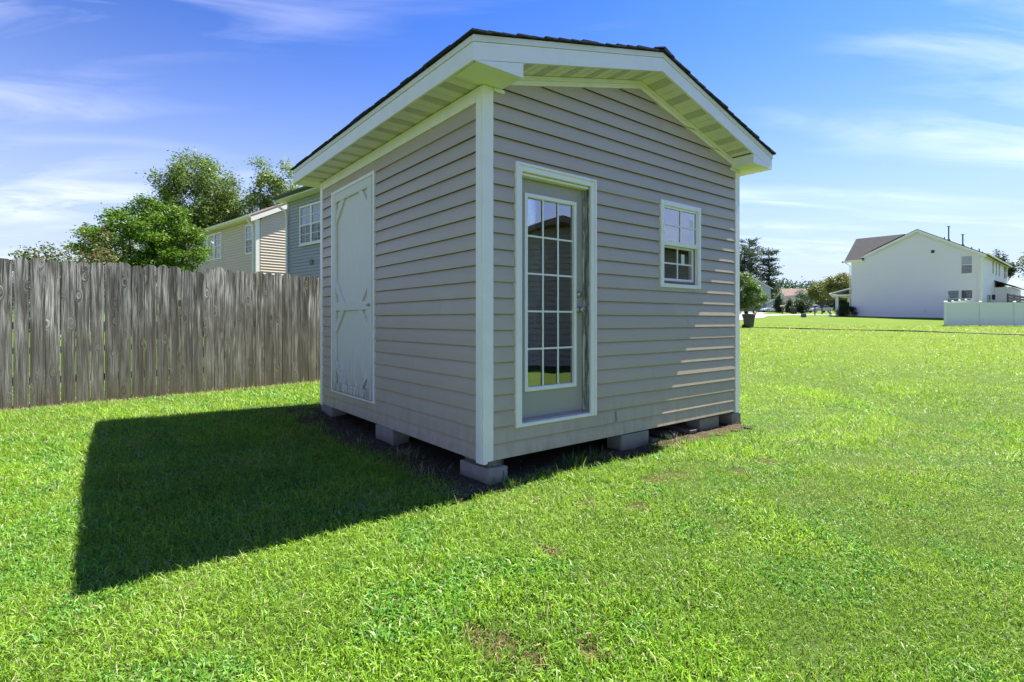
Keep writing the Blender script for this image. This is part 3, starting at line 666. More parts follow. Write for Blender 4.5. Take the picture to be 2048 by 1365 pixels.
# ---------------------------------------------------------------- houses
def clap(T, s0f, s1f, z0, z1, ex, mat, parent, name='wall', back=.18):
    """clapboard wall mesh; s0f/s1f give the ends at height z; slanted courses with shadow-casting butts"""
    m = MB(); z = z0
    while z < z1-.01:
        t_ = min(z+ex, z1); a0, b0, a1, b1 = s0f(z), s1f(z), s0f(t_), s1f(t_)
        if b1-a1 < .01: b1 = a1+.01
        m.add([T(a0, .030+ex*.08, z), T(b0, .030+ex*.08, z), T(b1, .008, t_), T(a1, .008, t_), T(a0, .0, z), T(b0, .0, z), T(a0, -back, z), T(b0, -back, z), T(a1, -back, t_), T(b1, -back, t_)],
              [(0, 1, 2, 3), (4, 5, 1, 0), (6, 8, 3, 0), (7, 1, 2, 9), (6, 7, 9, 8)])
        z = t_
    return m.build(name, mat, parent)
def hwindow(T, s0, s1, z0, z1, parent, top='win_blind', bot='win_dark', mull=0, grid=(2, 2), sill=False):
    f = MB(); fw = .07; nu = mull+1; wd = (s1-s0)/nu
    f.box(s0-fw, s1+fw, .0, .075, z1, z1+fw, T=T).box(s0-fw, s1+fw, .0, .075, z0-fw, z0, T=T).box(s0-fw, s0, 0, .073, z0, z1, T=T).box(s1, s1+fw, 0, .073, z0, z1, T=T)
    for i in range(1, nu): f.box(s0+wd*i-.05, s0+wd*i+.05, 0, .071, z0, z1, T=T)
    w_ = f.build('window', M['white_paint'], parent)
    for i in range(nu):
        a, b = s0+wd*i+(.05 if i else 0), s0+wd*(i+1)-(.05 if i < nu-1 else 0); zm = (z0+z1)/2
        MB().box(a, b, .02, .060, zm-.025, zm+.025, T=T).build('meeting_rail', M['white_paint'], w_)
        MB().box(a, b, .025, .040, zm+.0255, z1, T=T).build('pane', M[top], w_); MB().box(a, b, .025, .036, z0, zm-.0255, T=T).build('pane', M[bot], w_)
        if grid:
            g = MB()
            for c0, c1 in ((z0, zm-.03), (zm+.03, z1)):
                for q in range(1, grid[0]): x = a+(b-a)*q/grid[0]; g.box(x-.012, x+.012, .042, .048, c0, c1, T=T)
                for q in range(1, grid[1]): z = c0+(c1-c0)*q/grid[1]; g.box(a, b, .0485, .053, z-.012, z+.012, T=T)
            g.build('muntin', M['white_paint'], w_)
    return w_
def slab(pts, th_, mat, name, parent):
    """thick roof plane: four corner points, extruded straight down by th_"""
    m = MB(); n = len(pts); vs = list(pts)+[(x, y, z-th_) for x, y, z in pts]
    m.add(vs, [tuple(range(n)), tuple(range(2*n-1, n-1, -1))]+[(i, i+n, (i+1) % n+n, (i+1) % n) for i in range(n)]); return m.build(name, mat, parent)
def gutter(p, q, parent, mat):
    p, q = Vector(p), Vector(q); d = (q-p).normalized(); u = d.cross(Vector((0, 0, 1))).normalized(); pr = [(0, 0), (.055, -.10), (.0, -.105), (-.06, -.10), (-.06, .0)]; pr = [(0.0, -.11), (.075, -.11), (.12, -.05), (.12, .0), (.105, .0), (.105, -.045), (.06, -.095), (.0, -.095)]
    m = MB(); n = len(pr); vs = [e+u*a+Vector((0, 0, b)) for e in (p, q) for a, b in pr]; m.add(vs, [tuple(range(n)), tuple(range(2*n-1, n-1, -1))]+[(i, i+n, (i+1) % n+n, (i+1) % n) for i in range(n)]); return m.build('gutter', mat, parent)
T0 = lambda s, o, z: (s, -o, z)            # wall on local y=0, outward -y
# beige house behind the fence
HA = R(-41.6)
bh = thing('beige_house', 'beige sided house with brown roof and a sunlit end wall behind the fence', 'house', (-13.55, 28, .3), HA)
ZE = 6.40; HW = 11.0; HD = 8.2; PM = .50
clap(T0, lambda z: -HW, lambda z: 0, 0, ZE, .15, M['beige'], bh)
Tx = lambda s, o, z: (o, s, z)
def gl(z, ze=ZE, d=HD, p=PM): return max(.0, (z-ze)/p)
clap(Tx, lambda z: gl(z)+.19, lambda z: HD-gl(z), 0, ZE+PM*HD/2, .15, M['beige'], bh)
clap(lambda s, o, z: (-HW-o, s, z), lambda z: gl(z)+.19, lambda z: HD-gl(z), 0, ZE+PM*HD/2, .15, M['beige'], bh)
MB().box(-HW+.1, -.1, HD-.1, HD, 0, ZE).build('back_wall', M['beige'], bh)
ov = .38
for sgn in (0, 1):
    f = (lambda y: y) if sgn == 0 else (lambda y: HD-y)
    slab([(-HW-.25, f(-ov), ZE-PM*ov+.28), (.25, f(-ov), ZE-PM*ov+.28), (.25, f(HD/2), ZE+PM*HD/2+.28), (-HW-.25, f(HD/2), ZE+PM*HD/2+.28)], .10, M['roof_brown'], 'roof', bh)
    for xx in (.22, -HW-.25): slab([(xx, f(-ov), ZE-PM*ov+.17), (xx+.03, f(-ov), ZE-PM*ov+.17), (xx+.03, f(HD/2), ZE+PM*HD/2+.17), (xx, f(HD/2), ZE+PM*HD/2+.17)], .24, M['white_paint'], 'rake_board', bh)
MB().box(-HW-.2, .215, -ov+.01, -.02, ZE-.06, ZE-.02).build('eave_soffit', M['cream'], bh)
gutter((-HW-.25, -ov+.02, ZE+.09), (.25, -ov+.02, ZE+.09), bh, M['cream'])
MB().box(-.11, .030, -.045, .15, 0, ZE-.07).build('corner_board', M['white_paint'], bh)
m = MB().tube([(-.28, -ov-.02, ZE-.03), (-.22, -ov+.05, ZE-.22), (-.15, -.16, ZE-.48), (-.15, -.13, ZE-.8), (-.15, -.13, .1)], .045, 6); m.build('downspout', M['white_paint'], bh)
for (a, b, z0, z1) in ((-7.85, -6.98, 4.68, 6.12), (-6.77, -5.91, 4.68, 6.12), (-5.68, -4.78, 4.68, 6.12)): hwindow(T0, a, b, z0, z1, bh, 'win_dark', 'win_dark', grid=(2, 2))
hwindow(T0, -1.22, -.40, 4.62, 6.07, bh, 'win_blind', 'win_screen', grid=(2, 2))
for x in (-3.2, -6.3): MB().tube([(x, 2.4, ZE+1.3), (x, 2.4, ZE+1.95)], .06, 8).build('vent_pipe', M['pvc_dark'], bh)
# blue grey house nearer, half hidden by the shed
uh = thing('blue_grey_house', 'blue grey sided house with double window partly hidden behind the left side of the shed', 'house', (-9.1, 21.5, .3), HA)
UE = 5.78; UW = 5.2; UD = 6.5; UP = .17
clap(T0, lambda z: 0, lambda z: UW, 0, UE-.01, .125, M['blue'], uh)
clap(lambda s, o, z: (-o, s, z), lambda z: .19, lambda z: UD, 0, UE-.01, .125, M['blue'], uh); clap(lambda s, o, z: (UW+o, s, z), lambda z: .19, lambda z: UD, 0, UE-.01, .125, M['blue'], uh); MB().box(.1, UW-.1, UD-.1, UD, 0, UE).build('back_wall', M['blue'], uh)
for sgn in (0, 1):
    f = (lambda y: y) if sgn == 0 else (lambda y: UD-y)
    slab([(-.32, f(-.45), UE+.20), (UW+.3, f(-.45), UE+.20), (UW+.3, f(UD/2), UE+.20+UP*(UD/2+.45)), (-.32, f(UD/2), UE+.20+UP*(UD/2+.45))], .08, M['roof_brown'], 'roof', uh)
MB().box(-.3, UW+.3, -.44, -.002, UE-.02, UE+.02).build('eave_soffit', M['cream'], uh)
MB().box(-.3, UW+.3, -.44, -.42, UE+.021, UE+.115).build('fascia_board', M['cream'], uh)
gutter((-.32, -.44, UE+.15), (UW+.3, -.44, UE+.15), uh, M['grey_plastic'])
MB().box(-.030, .10, -.045, .1, 0, UE-.03).build('corner_board', M['blue'], uh)
MB().tube([(-.22, -.50, UE+.04), (-.18, -.44, UE-.15), (.03, -.12, UE-.42), (.04, -.10, UE-.7), (.04, -.10, .1)], .045, 6).build('downspout', M['white_paint'], uh)
hwindow(T0, 1.13, 2.80, 3.98, 5.36, uh, 'win_blind', 'win_screen', mull=1, grid=(2, 2))
MB().box(1.06, 2.87, -.11, -.0755, 3.86, 3.915).build('sill', M['white_paint'], uh)
MB().box(1.90, 2.09, -.10, -.031, 3.10, 3.30, .02).build('dryer_vent', M['brown_vent'], uh)
MB().tube([(1.25, 1.0, UE+.5), (1.25, 1.0, UE+1.15)], .03, 6).build('vent_pipe', M['pvc_dark'], uh)

# large white house on the right
WA = R(-48.5); WZ = 1.45
wh = thing('white_house', 'large white sided house with grey roof and front porch beyond the lawn', 'house', (43.6, 49, WZ), WA)
GW = 10.55; WE = 7.50-WZ; WD = 18.5; RX = -4.81; RZ = 10.25-WZ; PL = (RZ-WE)/(-RX); 
sl_l = (RZ-(7.55-WZ))/(GW+RX)
def wl(z): 
    return -GW if z < WE+.05 else max(-GW, -GW+(z-WE-.05)/((RZ-WE-.05)/(GW+RX)))
def wr(z): return 0 if z < WE else -(z-WE)/PL
clap(T0, wl, wr, 0, RZ-.05, .13, M['white_siding'], wh)
clap(lambda s, o, z: (o, s, z), lambda z: .19, lambda z: WD, 0, WE-.02, .13, M['white_siding'], wh)
clap(lambda s, o, z: (-GW-o, s, z), lambda z: .19, lambda z: WD, 0, WE-.02, .13, M['white_siding'], wh)
MB().box(-GW, 0, WD-.1, WD, 0, WE).build('back_wall', M['white_siding'], wh)
ovw = .35
zr = lambda x: RZ+.10-PL*(x-RX)
slab([(RX, -.22, zr(RX)), (RX, WD+.25, zr(RX)), (ovw, WD+.25, zr(ovw)), (ovw, -.22, zr(ovw))], .12, M['roof_grey'], 'roof', wh)
pl2 = (RZ-WE-.05)/(GW+RX); zl = lambda x: RZ+.10-pl2*(RX-x)
slab([(RX, -.22, zl(RX)), (RX, WD+.25, zl(RX)), (-GW-.4, WD+.25, zl(-GW-.4)), (-GW-.4, 4.2, zl(-GW-.4)), (-9.35, -.22, zl(-9.35))], .12, M['roof_grey'], 'roof', wh)
slab([(RX, -.25, zr(RX)-.07), (RX, -.221, zr(RX)-.07), (ovw, -.221, zr(ovw)-.07), (ovw, -.25, zr(ovw)-.07)], .24, M['white_paint'], 'rake_board', wh)
slab([(RX-.002, -.25, zl(RX)-.07), (RX-.002, -.221, zl(RX)-.07), (-9.35, -.221, zl(-9.35)-.07), (-9.35, -.25, zl(-9.35)-.07)], .24, M['white_paint'], 'rake_board', wh)
# cross gable towards the street: ridge parallel to the gable wall
zc = WE+.22; CR = 3.75; 
slab([(-11.15, -.28, zc), (-9.45, -.28, zc), (-9.05, 1.2, zc+.69*1.48), (-6.6, CR, zc+.69*4.03), (-11.15, CR, zc+.69*4.03)], .12, M['roof_grey'], 'roof', wh)
slab([(-11.15, CR, zc+.69*4.03), (-6.6, CR, zc+.69*4.03), (-7.0, 7.6, zc), (-11.15, 7.6, zc)], .12, M['roof_grey'], 'roof', wh)
MB().prism([(.1, WE), (7.3, WE), (CR, WE+2.4)], -GW-.02, -GW+.1, lambda p, h, q: (h, p, q)).build('gable', M['white_siding'], wh)
MB().box(-11.12, -9.42, -.27, -.02, WE-.02, WE+.10).build('eave_soffit', M['white_paint'], wh)
gutter((-11.15, -.26, zc-.02), (-9.5, -.26, zc-.02), wh, M['white_paint'])
MB().box(.03, ovw-.02, -.2, WD+.2, WE-.10, WE-.04).build('eave_soffit', M['white_paint'], wh)
gutter((ovw-.03, -.2, WE-.0), (ovw-.03, WD+.2, WE-.0), wh, M['white_paint'])
for (xa, xb) in ((-.10, .032), (-GW-.032, -GW+.10)): MB().box(xa, xb, -.045, .14, 0, WE-.02).build('corner_board', M['white_paint'], wh)
MB().box(-GW+.02, -.02, -.012, .1, -.9, -.001).build('foundation', M['concrete'], wh); MB().box(-.1, .012, .11, WD, -.9, -.001).build('foundation', M['concrete'], wh)
MB().tube([(.30, -.05, WE-.1), (.12, -.12, WE-.4), (-.18, -.10, WE-.7), (-.18, -.10, .1)], .05, 6).build('downspout', M['white_paint'], wh)
MB().tube([(-11.2, -.35, zc-.1), (-11.0, -.25, zc-.3), (-10.68, -.10, zc-.55), (-10.68, -.10, .1)], .05, 6).build('downspout', M['white_paint'], wh)
MB().box(-11.42, -11.22, -.32, -.2, WE+.0, WE+.16, .03).box(-11.24, -11.1, -.28, -.24, WE+.06, WE+.1).build('floodlight', M['grey_plastic'], wh)
hwindow(T0, -1.44, -.68, 5.70-WZ, 7.32-WZ, wh, 'win_blind', 'win_screen', grid=None)
hwindow(T0, -2.45, -1.64, 2.55-WZ, 4.10-WZ, wh, 'win_blind', 'win_screen', grid=None)
hwindow(T0, -1.44, -.66, 2.55-WZ, 4.10-WZ, wh, 'win_screen', 'win_screen', grid=None)
MB().lathe([(.16, .03), (.16, .06), (.12, .08)], 12, lambda x, y, z: (-3.6+x, -z, 8.0-WZ+y)).build('gable_vent', M['grey_plastic'], wh)
MB().box(-4.32, -4.12, -.14, -.031, .55, .95, .01).build('utility_box', M['vinyl'], wh)
for (a, b, z0, z1) in ((6.3, 7.15, 6.05, 7.42), (8.7, 9.5, 6.0, 7.42), (11.0, 11.8, 6.0, 7.42)):
    hwindow(lambda s, o, z: (o, s, z), a, b, z0-WZ-.05, z1-WZ-.1, wh, 'win_screen', 'win_screen', grid=None)
hwindow(lambda s, o, z: (o, s, z), 15.0, 17.5, 5.95-WZ, 7.36-WZ, wh, 'win_blind', 'win_screen', mull=1, grid=None)
hwindow(lambda s, o, z: (o, s, z), 2.6, 5.2, .7, 2.3, wh, 'win_dark', 'win_dark', mull=1, grid=None)
for (x, y, h) in ((-2.55, 1.0, 1.35), (-1.55, 1.4, 1.05)):
    z = zr(x); MB().tube([(x, y, z-.2), (x, y, z+h)], .055, 8).tube([(x, y, z+h), (x, y, z+h+.05)], .13, 8).tube([(x, y, z-.05), (x, y, z+.12)], [.16, .10], 8).build('flue_pipe', M['pvc_dark'], wh)
for (x, y, h) in ((-1.05, 2.6, .22), (-.45, 2.2, .30), (-3.2, 3.0, .25), (-.9, 8, .3)): z = zr(x); MB().tube([(x, y, z-.1), (x, y, z+h)], .05, 6).build('vent_pipe', M['pvc_dark'], wh)
# rear bump out and its lean-to roof
MB().box(.02, 1.3, 8.2, 16.5, 0, 3.2).build('extension', M['white_siding'], wh)
slab([(.0, 7.9, 3.95), (1.6, 7.9, 3.25), (1.6, 16.8, 3.25), (.0, 16.8, 3.95)], .10, M['roof_grey'], 'extension_roof', wh)
MB().box(.0, .03, 8.0, 8.2, 0, 3.6).build('trim_board', M['white_paint'], wh)
MB().box(.031, .25, 6.2, 6.6, 1.9, 2.4, .02).build('wall_light', M['dark_metal'], wh)
# front porch on the street side
slab([(-GW-.02, -.2, 3.35), (-GW-.02, 8, 3.35), (-GW-2.0, 8, 2.85), (-GW-2.0, -.2, 2.85)], .14, M['white_paint'], 'porch_roof', wh)
MB().box(-GW-1.95, -GW-.05, -.15, 7.9, 2.45, 2.62).build('porch_beam', M['white_paint'], wh)
for y in (.15, 4, 7.6): MB().box(-GW-1.55, -GW-1.30, y-.12, y+.13, .1, 2.449, .01).box(-GW-1.6, -GW-1.25, y-.17, y+.18, -.2, .0995).build('porch_column', M['white_paint'], wh)
MB().box(-GW-1.9, -GW-.04, -.1, 7.9, -.5, -.21).build('porch_floor', M['concrete'], wh)
gutter((-GW-2.0, 8, 2.8), (-GW-2.0, -.25, 2.8), wh, M['white_paint'])
MB().tube([(-GW-2.05, -.28, 2.75), (-GW-1.8, -.3, 2.45), (-GW-1.45, -.2, 2.2), (-GW-1.45, -.16, .1)], .05, 6).build('downspout', M['white_paint'], wh)

# white vinyl privacy fence: a front run and a run back to the house
def vinyl_run(p, q, n, lab):
    L_ = math.dist(p, q); a = math.atan2(q[1]-p[1], q[0]-p[0]); r = thing('vinyl_fence', lab, 'fence', (*p, 0), a, 'white vinyl privacy fence runs')
    wd = L_/n; hs = [g1(p[0]+(q[0]-p[0])*i/n, p[1]+(q[1]-p[1])*i/n) for i in range(n+1)]
    for i in range(n+1):
        x = i*wd; o = MB().box(x-.065, x+.065, -.065, .065, hs[i]-.3, hs[i]+1.88, .008).build('post', M['vinyl'], r)
        MB().add([(x-.08, -.08, hs[i]+1.882), (x+.08, -.08, hs[i]+1.882), (x+.08, .08, hs[i]+1.882), (x-.08, .08, hs[i]+1.882), (x, 0, hs[i]+1.95)], [(3, 2, 1, 0), (0, 1, 4), (1, 2, 4), (2, 3, 4), (3, 0, 4)]).build('post_cap', M['white_paint'], o)
    for i in range(n):
        z = (hs[i]+hs[i+1])/2; x0, x1 = i*wd+.066, (i+1)*wd-.066; k = 13; b = (x1-x0)/k
        o = MB().box(x0, x1, -.03, .03, z+.05, z+.19).box(x0, x1, -.03, .03, z+1.68, z+1.82).build('rail', M['vinyl'], r)
        m = MB()
        for j in range(k): m.box(x0+j*b+.004, x0+(j+1)*b-.004, -.012, .012, z+.1905, z+1.679)
        m.box(x0, x1, -.006, .006, z+.1905, z+1.679); m.build('panel', M['vinyl'], r)
vinyl_run((33.7, 41.0), (43.6, 40.2), 4, 'white vinyl fence run facing the lawn in front of the white house')
vinyl_run((33.75, 41.15), (42.3, 48.6), 4, 'white vinyl fence run climbing back to the corner of the white house')
# dark horizontal slat screen behind it
p = (44.4, 49.2)
sx, sy = 44.6, 49.2
ds = thing('slat_screen', 'dark brown horizontal slat deck screen behind the white vinyl fence', 'screen', (44.4, 47.2, 1.3), R(38.5))
for i in range(7): MB().box(.06, 9.4, -.015, .015, .55+.26*i, .76+.26*i, .004).build('slat', M['dark_wood'], ds)
for x in (0, 3, 6, 9.45): MB().box(x-.05, x+.05, .016, .116, 0, 2.38, .004).build('post', M['dark_wood'], ds)
for i in range(9): MB().box(9.52, 14.2, -.015, .015, .55+.25*i, .79+.25*i, .004).build('slat', M['dark_wood'], ds)
MB().box(14.2, 14.3, -.02, .08, 0, 2.8, .004).build('post', M['dark_wood'], ds)

# neighbour's house out of frame to the right: it is what the door glass mirrors
nh = thing('neighbour_house', 'dark taupe house beside the yard seen mirrored in the glazed door of the shed', 'house', (11.2, 8.8, 0), R(-98))
clap(T0, lambda z: max(0, (z-2.45)/.28), lambda z: min(11, 11-(z-2.45)/.28), 0, 2.45+.28*5.5-.05, .15, M['taupe'], nh)
for sgn in (0, 1):
    f = (lambda x: x) if sgn == 0 else (lambda x: 11-x)
    slab([(f(-.4), -.4, 2.45-.11+.12), (f(5.5), -.4, 2.45+1.54+.12), (f(5.5), 9, 2.45+1.54+.12), (f(-.4), 9, 2.45-.11+.12)], .14, M['roof_brown'], 'roof', nh)
MB().box(.0, .1, .2, 8.6, 0, 2.6).build('side_wall', M['taupe'], nh); MB().box(10.9, 11, .2, 8.6, 0, 2.6).build('side_wall', M['taupe'], nh)
hwindow(T0, 2.0, 3.4, 1.0, 2.3, nh, 'win_dark', 'win_dark', mull=0); hwindow(T0, 6.8, 8.4, 1.0, 2.3, nh, 'win_dark', 'win_dark', mull=1)

# ---------------------------------------------------------------- trees and shrubs
def leaves(C, spread, n, size, colA, colB, seed, yellow=0, droop=0, accent=None):
    r = np.random.default_rng(seed); C = np.asarray(C); k = r.integers(0, len(C), n)
    p = C[k] + r.normal(0, 1, (n, 3))*np.asarray(spread)
    d = r.normal(0, 1, (n, 3)); d[:, 2] = d[:, 2]*.6-droop; d /= np.linalg.norm(d, axis=1)[:, None]
    u = r.normal(0, 1, (n, 3)); u -= (u*d).sum(1)[:, None]*d; u /= np.linalg.norm(u, axis=1)[:, None]
    s = size*r.uniform(.6, 1.35, (n, 1)); w_ = s*.42
    nrm = np.cross(d, u)
    V = np.stack([p-d*s*.5, p+u*w_*.5+nrm*s*.06, p+d*s*.5, p-u*w_*.5+nrm*s*.06], 1).reshape(-1, 3)
    i = np.arange(n)*4; F = [np.stack([i, i+1, i+2], 1), np.stack([i, i+2, i+3], 1)]
    t_ = r.uniform(0, 1, (n, 1)); clump = r.uniform(0, 1, (len(C), 1))[k]; t_ = np.clip(.55*t_+.45*clump, 0, 1)
    col = np.asarray(colA)*(1-t_)+np.asarray(colB)*t_
    if accent is not None: a = r.random(n) < accent[0]; col[a] = np.asarray(accent[1])*r.uniform(.7, 1.2, (a.sum(), 1))
    return V, F, np.repeat(col, 4, 0)
def limbs(m, base, targets, r0, seed, mid=None):
    rr = random.Random(seed); top = Vector(base)+Vector((0, 0, mid))
    m.tube([base, (Vector(base)+top)/2+Vector((rr.uniform(-.06, .06), rr.uniform(-.06, .06), 0)), top], [r0*1.15, r0, r0*.8], 8)
    for t_ in targets:
        t_ = Vector(t_); a = top+Vector((0, 0, rr.uniform(-.25, .1)*mid)); b = (a+t_)/2+Vector((rr.uniform(-1, 1), rr.uniform(-1, 1), rr.uniform(-.2, .6)))*(t_-a).length*.12
        m.tube([a, b, t_], [r0*.45, r0*.25, r0*.06], 5)
def tree(name, label, cat, pos, blobs, nclump, cs, nleaf, size, A, B, seed, group=None, r0=.12, mid=1.5, shell=.55, accent=None, droop=0, tname='trunk', lowcut=None):
    x, y = pos; r = np.random.default_rng(seed); t = thing(name, label, cat, (x, y, g1(x, y)-.05), 0, group); cen = []
    vol = np.array([b[3]*b[4]*b[5] for b in blobs])**.8; ks = r.choice(len(blobs), nclump, p=vol/vol.sum())
    for k in ks:
        b = blobs[k]; d = r.normal(0, 1, 3); d /= np.linalg.norm(d); q = (shell+(1-shell)*r.random())**.6
        c = np.array(b[:3])+d*np.array(b[3:6])*q; cen.append(c)
    cen = np.array(cen)
    if lowcut is not None: cen = cen[cen[:, 2] > lowcut]
    V, F, c = leaves(cen, cs, nleaf, size, A, B, seed+1, droop=droop, accent=accent)
    link('crown', npmesh('crown', V, F, M['leaf'], c), t)
    m = MB(); sub = cen[r.permutation(len(cen))[:min(26, len(cen))]]
    limbs(m, (0, 0, -.2), sub, r0, seed, mid); m.build(tname, M['bark'], t, True)
    return t
G1, G2 = (.030, .075, .012), (.105, .21, .025)
tree('dense_tree', 'dense rounded bright green tree hiding the left end of the beige house', 'tree', (-14.35, 20.2),
     [(0.5, 0, 3.7, 1.9, 1.9, 1.7), (.9, 0, 4.7, 1.2, 1.3, 1.0), (-1.2, 0, 3.7, 1.2, 1.3, 1.0), (.2, 0, 2.3, 2.1, 1.8, 1.3), (-.4, .2, 4.2, 1.4, 1.4, 1.1), (-1.7, 0, 3.9, .7, .8, .5)], 270, (.17, .17, .10), 50000, .115, (.030, .085, .008), (.15, .29, .022), 21, r0=.14, mid=1.2, shell=.5, droop=.25)
tree('tall_tree', 'tall airy tree rising above the roof of the beige house', 'tree', (-23.2, 38.5),
     [(0.2, 0, 9.0, 3.3, 2.8, 3.6), (-1.7, 0, 7.0, 2.1, 2.0, 2.4), (2.0, 0, 7.4, 1.8, 1.8, 2.4), (0, 0, 5.2, 3.2, 2.2, 1.8), (.0, 0, 11.0, 1.5, 1.5, 1.8)], 330, (.30, .30, .30), 56000, .19, (.05, .10, .018), (.18, .27, .05), 33, r0=.2, mid=3.5, shell=.3, droop=.1)
tree('sparse_tree', 'sparse pale green tree between the tall tree and the shed roof', 'tree', (-17.4, 38.0),
     [(0, 0, 8.2, 2.0, 1.8, 2.9), (.9, 0, 9.8, 1.4, 1.2, 2.3), (-.8, 0, 10.2, 1.0, 1.0, 2.0), (.8, 0, 6.3, 2.2, 1.8, 1.8)], 120, (.26, .26, .26), 13000, .21, (.08, .14, .025), (.21, .30, .06), 47, r0=.13, mid=3.8, shell=.1, droop=.1)
tree('leafy_sapling', 'spindly sapling with reddish young leaves just behind the fence pickets', 'sapling', (-8.0, 9.9),
     [(0, 0, 2.0, .42, .3, .75), (.38, 0, 2.15, .30, .3, .55), (-.48, 0, 1.95, .30, .25, .40), (.0, 0, 2.7, .10, .1, .25), (-.35, 0, 2.4, .08, .08, .22), (.35, 0, 2.65, .10, .1, .25)], 110, (.06, .06, .08), 2600, .06, (.05, .09, .02), (.15, .20, .05), 51, r0=.02, mid=1.2, shell=.1, accent=(.16, (.32, .13, .07)))
tree('rounded_bush', 'low rounded olive bush showing over the fence left of the sapling', 'bush', (-8.75, 9.9),
     [(0, 0, 1.7, .62, .5, .75), (.5, 0, 1.6, .5, .4, .62)], 110, (.10, .10, .08), 12000, .065, (.05, .085, .02), (.14, .19, .04), 53, r0=.03, mid=.8, accent=(.05, (.25, .12, .06)))
# street side, right of the shed
def pine(label, pos, h, spreadx, seed, n=15):
    x, y = pos; r = random.Random(seed); t = thing('pine_tree', label, 'tree', (x, y, g1(x, y)-.1), 0, 'tall pines beyond the maple'); cen = []; m = MB(); m.tube([(0, 0, 0), (.15, 0, h*.5), (0, 0, h)], [.35, .25, .08], 8)
    for i in range(n):
        z = h*(.30+.68*i/n)+r.uniform(-.3, .3); rad = spreadx*(1.0-.55*abs(i/n-.45))*r.uniform(.55, 1.1); a = r.uniform(0, 6.28)
        for k in range(3):
            an = a+k*2.1+r.uniform(-.4, .4); e = (rad*math.cos(an), rad*math.sin(an)*.9, z+rad*.25); m.tube([(0, 0, z-.3), ((e[0])*.5, e[1]*.5, z+.1), e], [.09, .06, .02], 4)
            for q in (.45, .75, 1.0): cen.append((e[0]*q, e[1]*q, z-.2+(e[2]-z+.25)*q))
    cen += [(0, 0, h), (0.3, 0, h-.5)]
    V, F, c = leaves(cen, (.46, .46, .17), 5200, .45, (.018, .045, .022), (.045, .085, .035), seed); link('crown', npmesh('crown', V, F, M['leaf'], c), t); m.build('trunk', M['bark'], t, True)
pine('tallest dark pine cut off by the right corner of the shed', (60.7, 135), 18.6, 4.8, 3, 17)
pine('slender dark pine standing free to the right of the tallest pine', (65.6, 135), 16.2, 2.9, 5, 14)
pine('low dark pine partly behind the slender pine', (57.6, 131), 16.0, 3.8, 8, 13)
tree('maple_tree', 'bushy bright green maple at the kerb behind the grey wheeled bin', 'tree', (26.4, 62), [(.6, 0, 3.0, 1.5, 1.6, 1.5), (1.2, 0, 4.1, .8, 1.1, .9), (.3, 0, 4.5, .8, .9, .8), (2.1, 0, 2.5, .8, 1, 1.0), (1.6, 0, 3.4, .9, 1.1, .5), (3.0, 0, 2.3, .6, .7, .35), (3.6, 0, 1.9, .5, .5, .3), (1.3, 0, 1.4, 1.3, 1.1, .75), (2.6, 0, 1.5, .7, .9, .5), (-.3, 0, 1.6, .9, .9, .9)], 190, (.20, .20, .16), 15000, .20, (.030, .085, .012), (.13, .24, .035), 61, r0=.1, mid=1.2, shell=.35)
for (px_, Y, h, wd, A, B, nm, lb, sd_) in (
    (51.6, 102, 4.0, .75, (.03, .06, .03), (.07, .11, .05), 'conifer', 'narrow dark conifer in front of the tan roofed house', 71),
    (52.6, 100, 2.6, .45, (.04, .07, .03), (.09, .12, .05), 'conifer', 'small thin conifer to the right of the narrow dark conifer', 72),
    (52.1, 95, 2.5, 1.5, (.02, .04, .02), (.06, .10, .03), 'round_tree', 'dark rounded tree at the foot of the tan roofed house', 73),
    (62.0, 112, 5.0, 2.0, (.03, .07, .045), (.07, .14, .08), 'blue_green_tree', 'blue green tree between the dark rounded tree and the crape myrtles', 74)):
    bl = [(0, 0, h*.52, wd, wd*.9, h*.5)] if 'conifer' not in nm else [(0, 0, h*.35, wd, wd, h*.33), (0, 0, h*.7, wd*.6, wd*.6, h*.28)]
    tree(nm, lb, 'tree', (px_, Y), bl, 70, (.25, .25, .25), 3500, .28, A, B, sd_, r0=.08, mid=.8, shell=.3, group='small trees along the street' if 'conifer' in nm else None)
tree('crape_myrtle', 'spreading yellow green crape myrtle left of the white porch, the one nearer the porch', 'tree', (46.0, 74), [(0, 0, 4.3, 2.0, 1.7, 1.5), (-1.0, 0, 3.6, 1.5, 1.3, 1.1), (1.2, 0, 4.6, 1.6, 1.5, 1.2), (.4, 0, 3.2, 2.0, 1.4, .8)], 150, (.25, .25, .2), 9000, .24, (.05, .085, .015), (.17, .22, .04), 81, 'crape myrtles along the street', .1, 1.4, .35, (.10, (.32, .20, .10)))
tree('crape_myrtle', 'yellow green crape myrtle farther from the porch, beside the black mailbox', 'tree', (47.0, 80), [(0, 0, 3.6, 1.8, 1.6, 1.4), (-1.0, 0, 3.0, 1.3, 1.2, 1.0), (1.0, 0, 3.8, 1.3, 1.3, 1.3)], 130, (.25, .25, .2), 7500, .25, (.05, .09, .015), (.15, .21, .04), 83, 'crape myrtles along the street', .09, 1.4, .35, (.08, (.30, .2, .10)))
tree('porch_shrub', 'dark clipped shrub beside the porch column of the white house', 'shrub', (35.9, 56.6), [(0, 0, .55, .95, .8, .6)], 60, (.1, .1, .1), 4500, .10, (.012, .028, .010), (.035, .07, .022), 91, 'dark shrubs at the porch', .03, .2, .5)
tree('porch_shrub', 'taller dark shrub against the corner of the white house', 'shrub', (36.6, 58.5), [(0, 0, .9, .8, .8, 1.0)], 60, (.1, .1, .1), 4500, .10, (.012, .028, .010), (.035, .07, .022), 93, 'dark shrubs at the porch', .03, .2, .5)
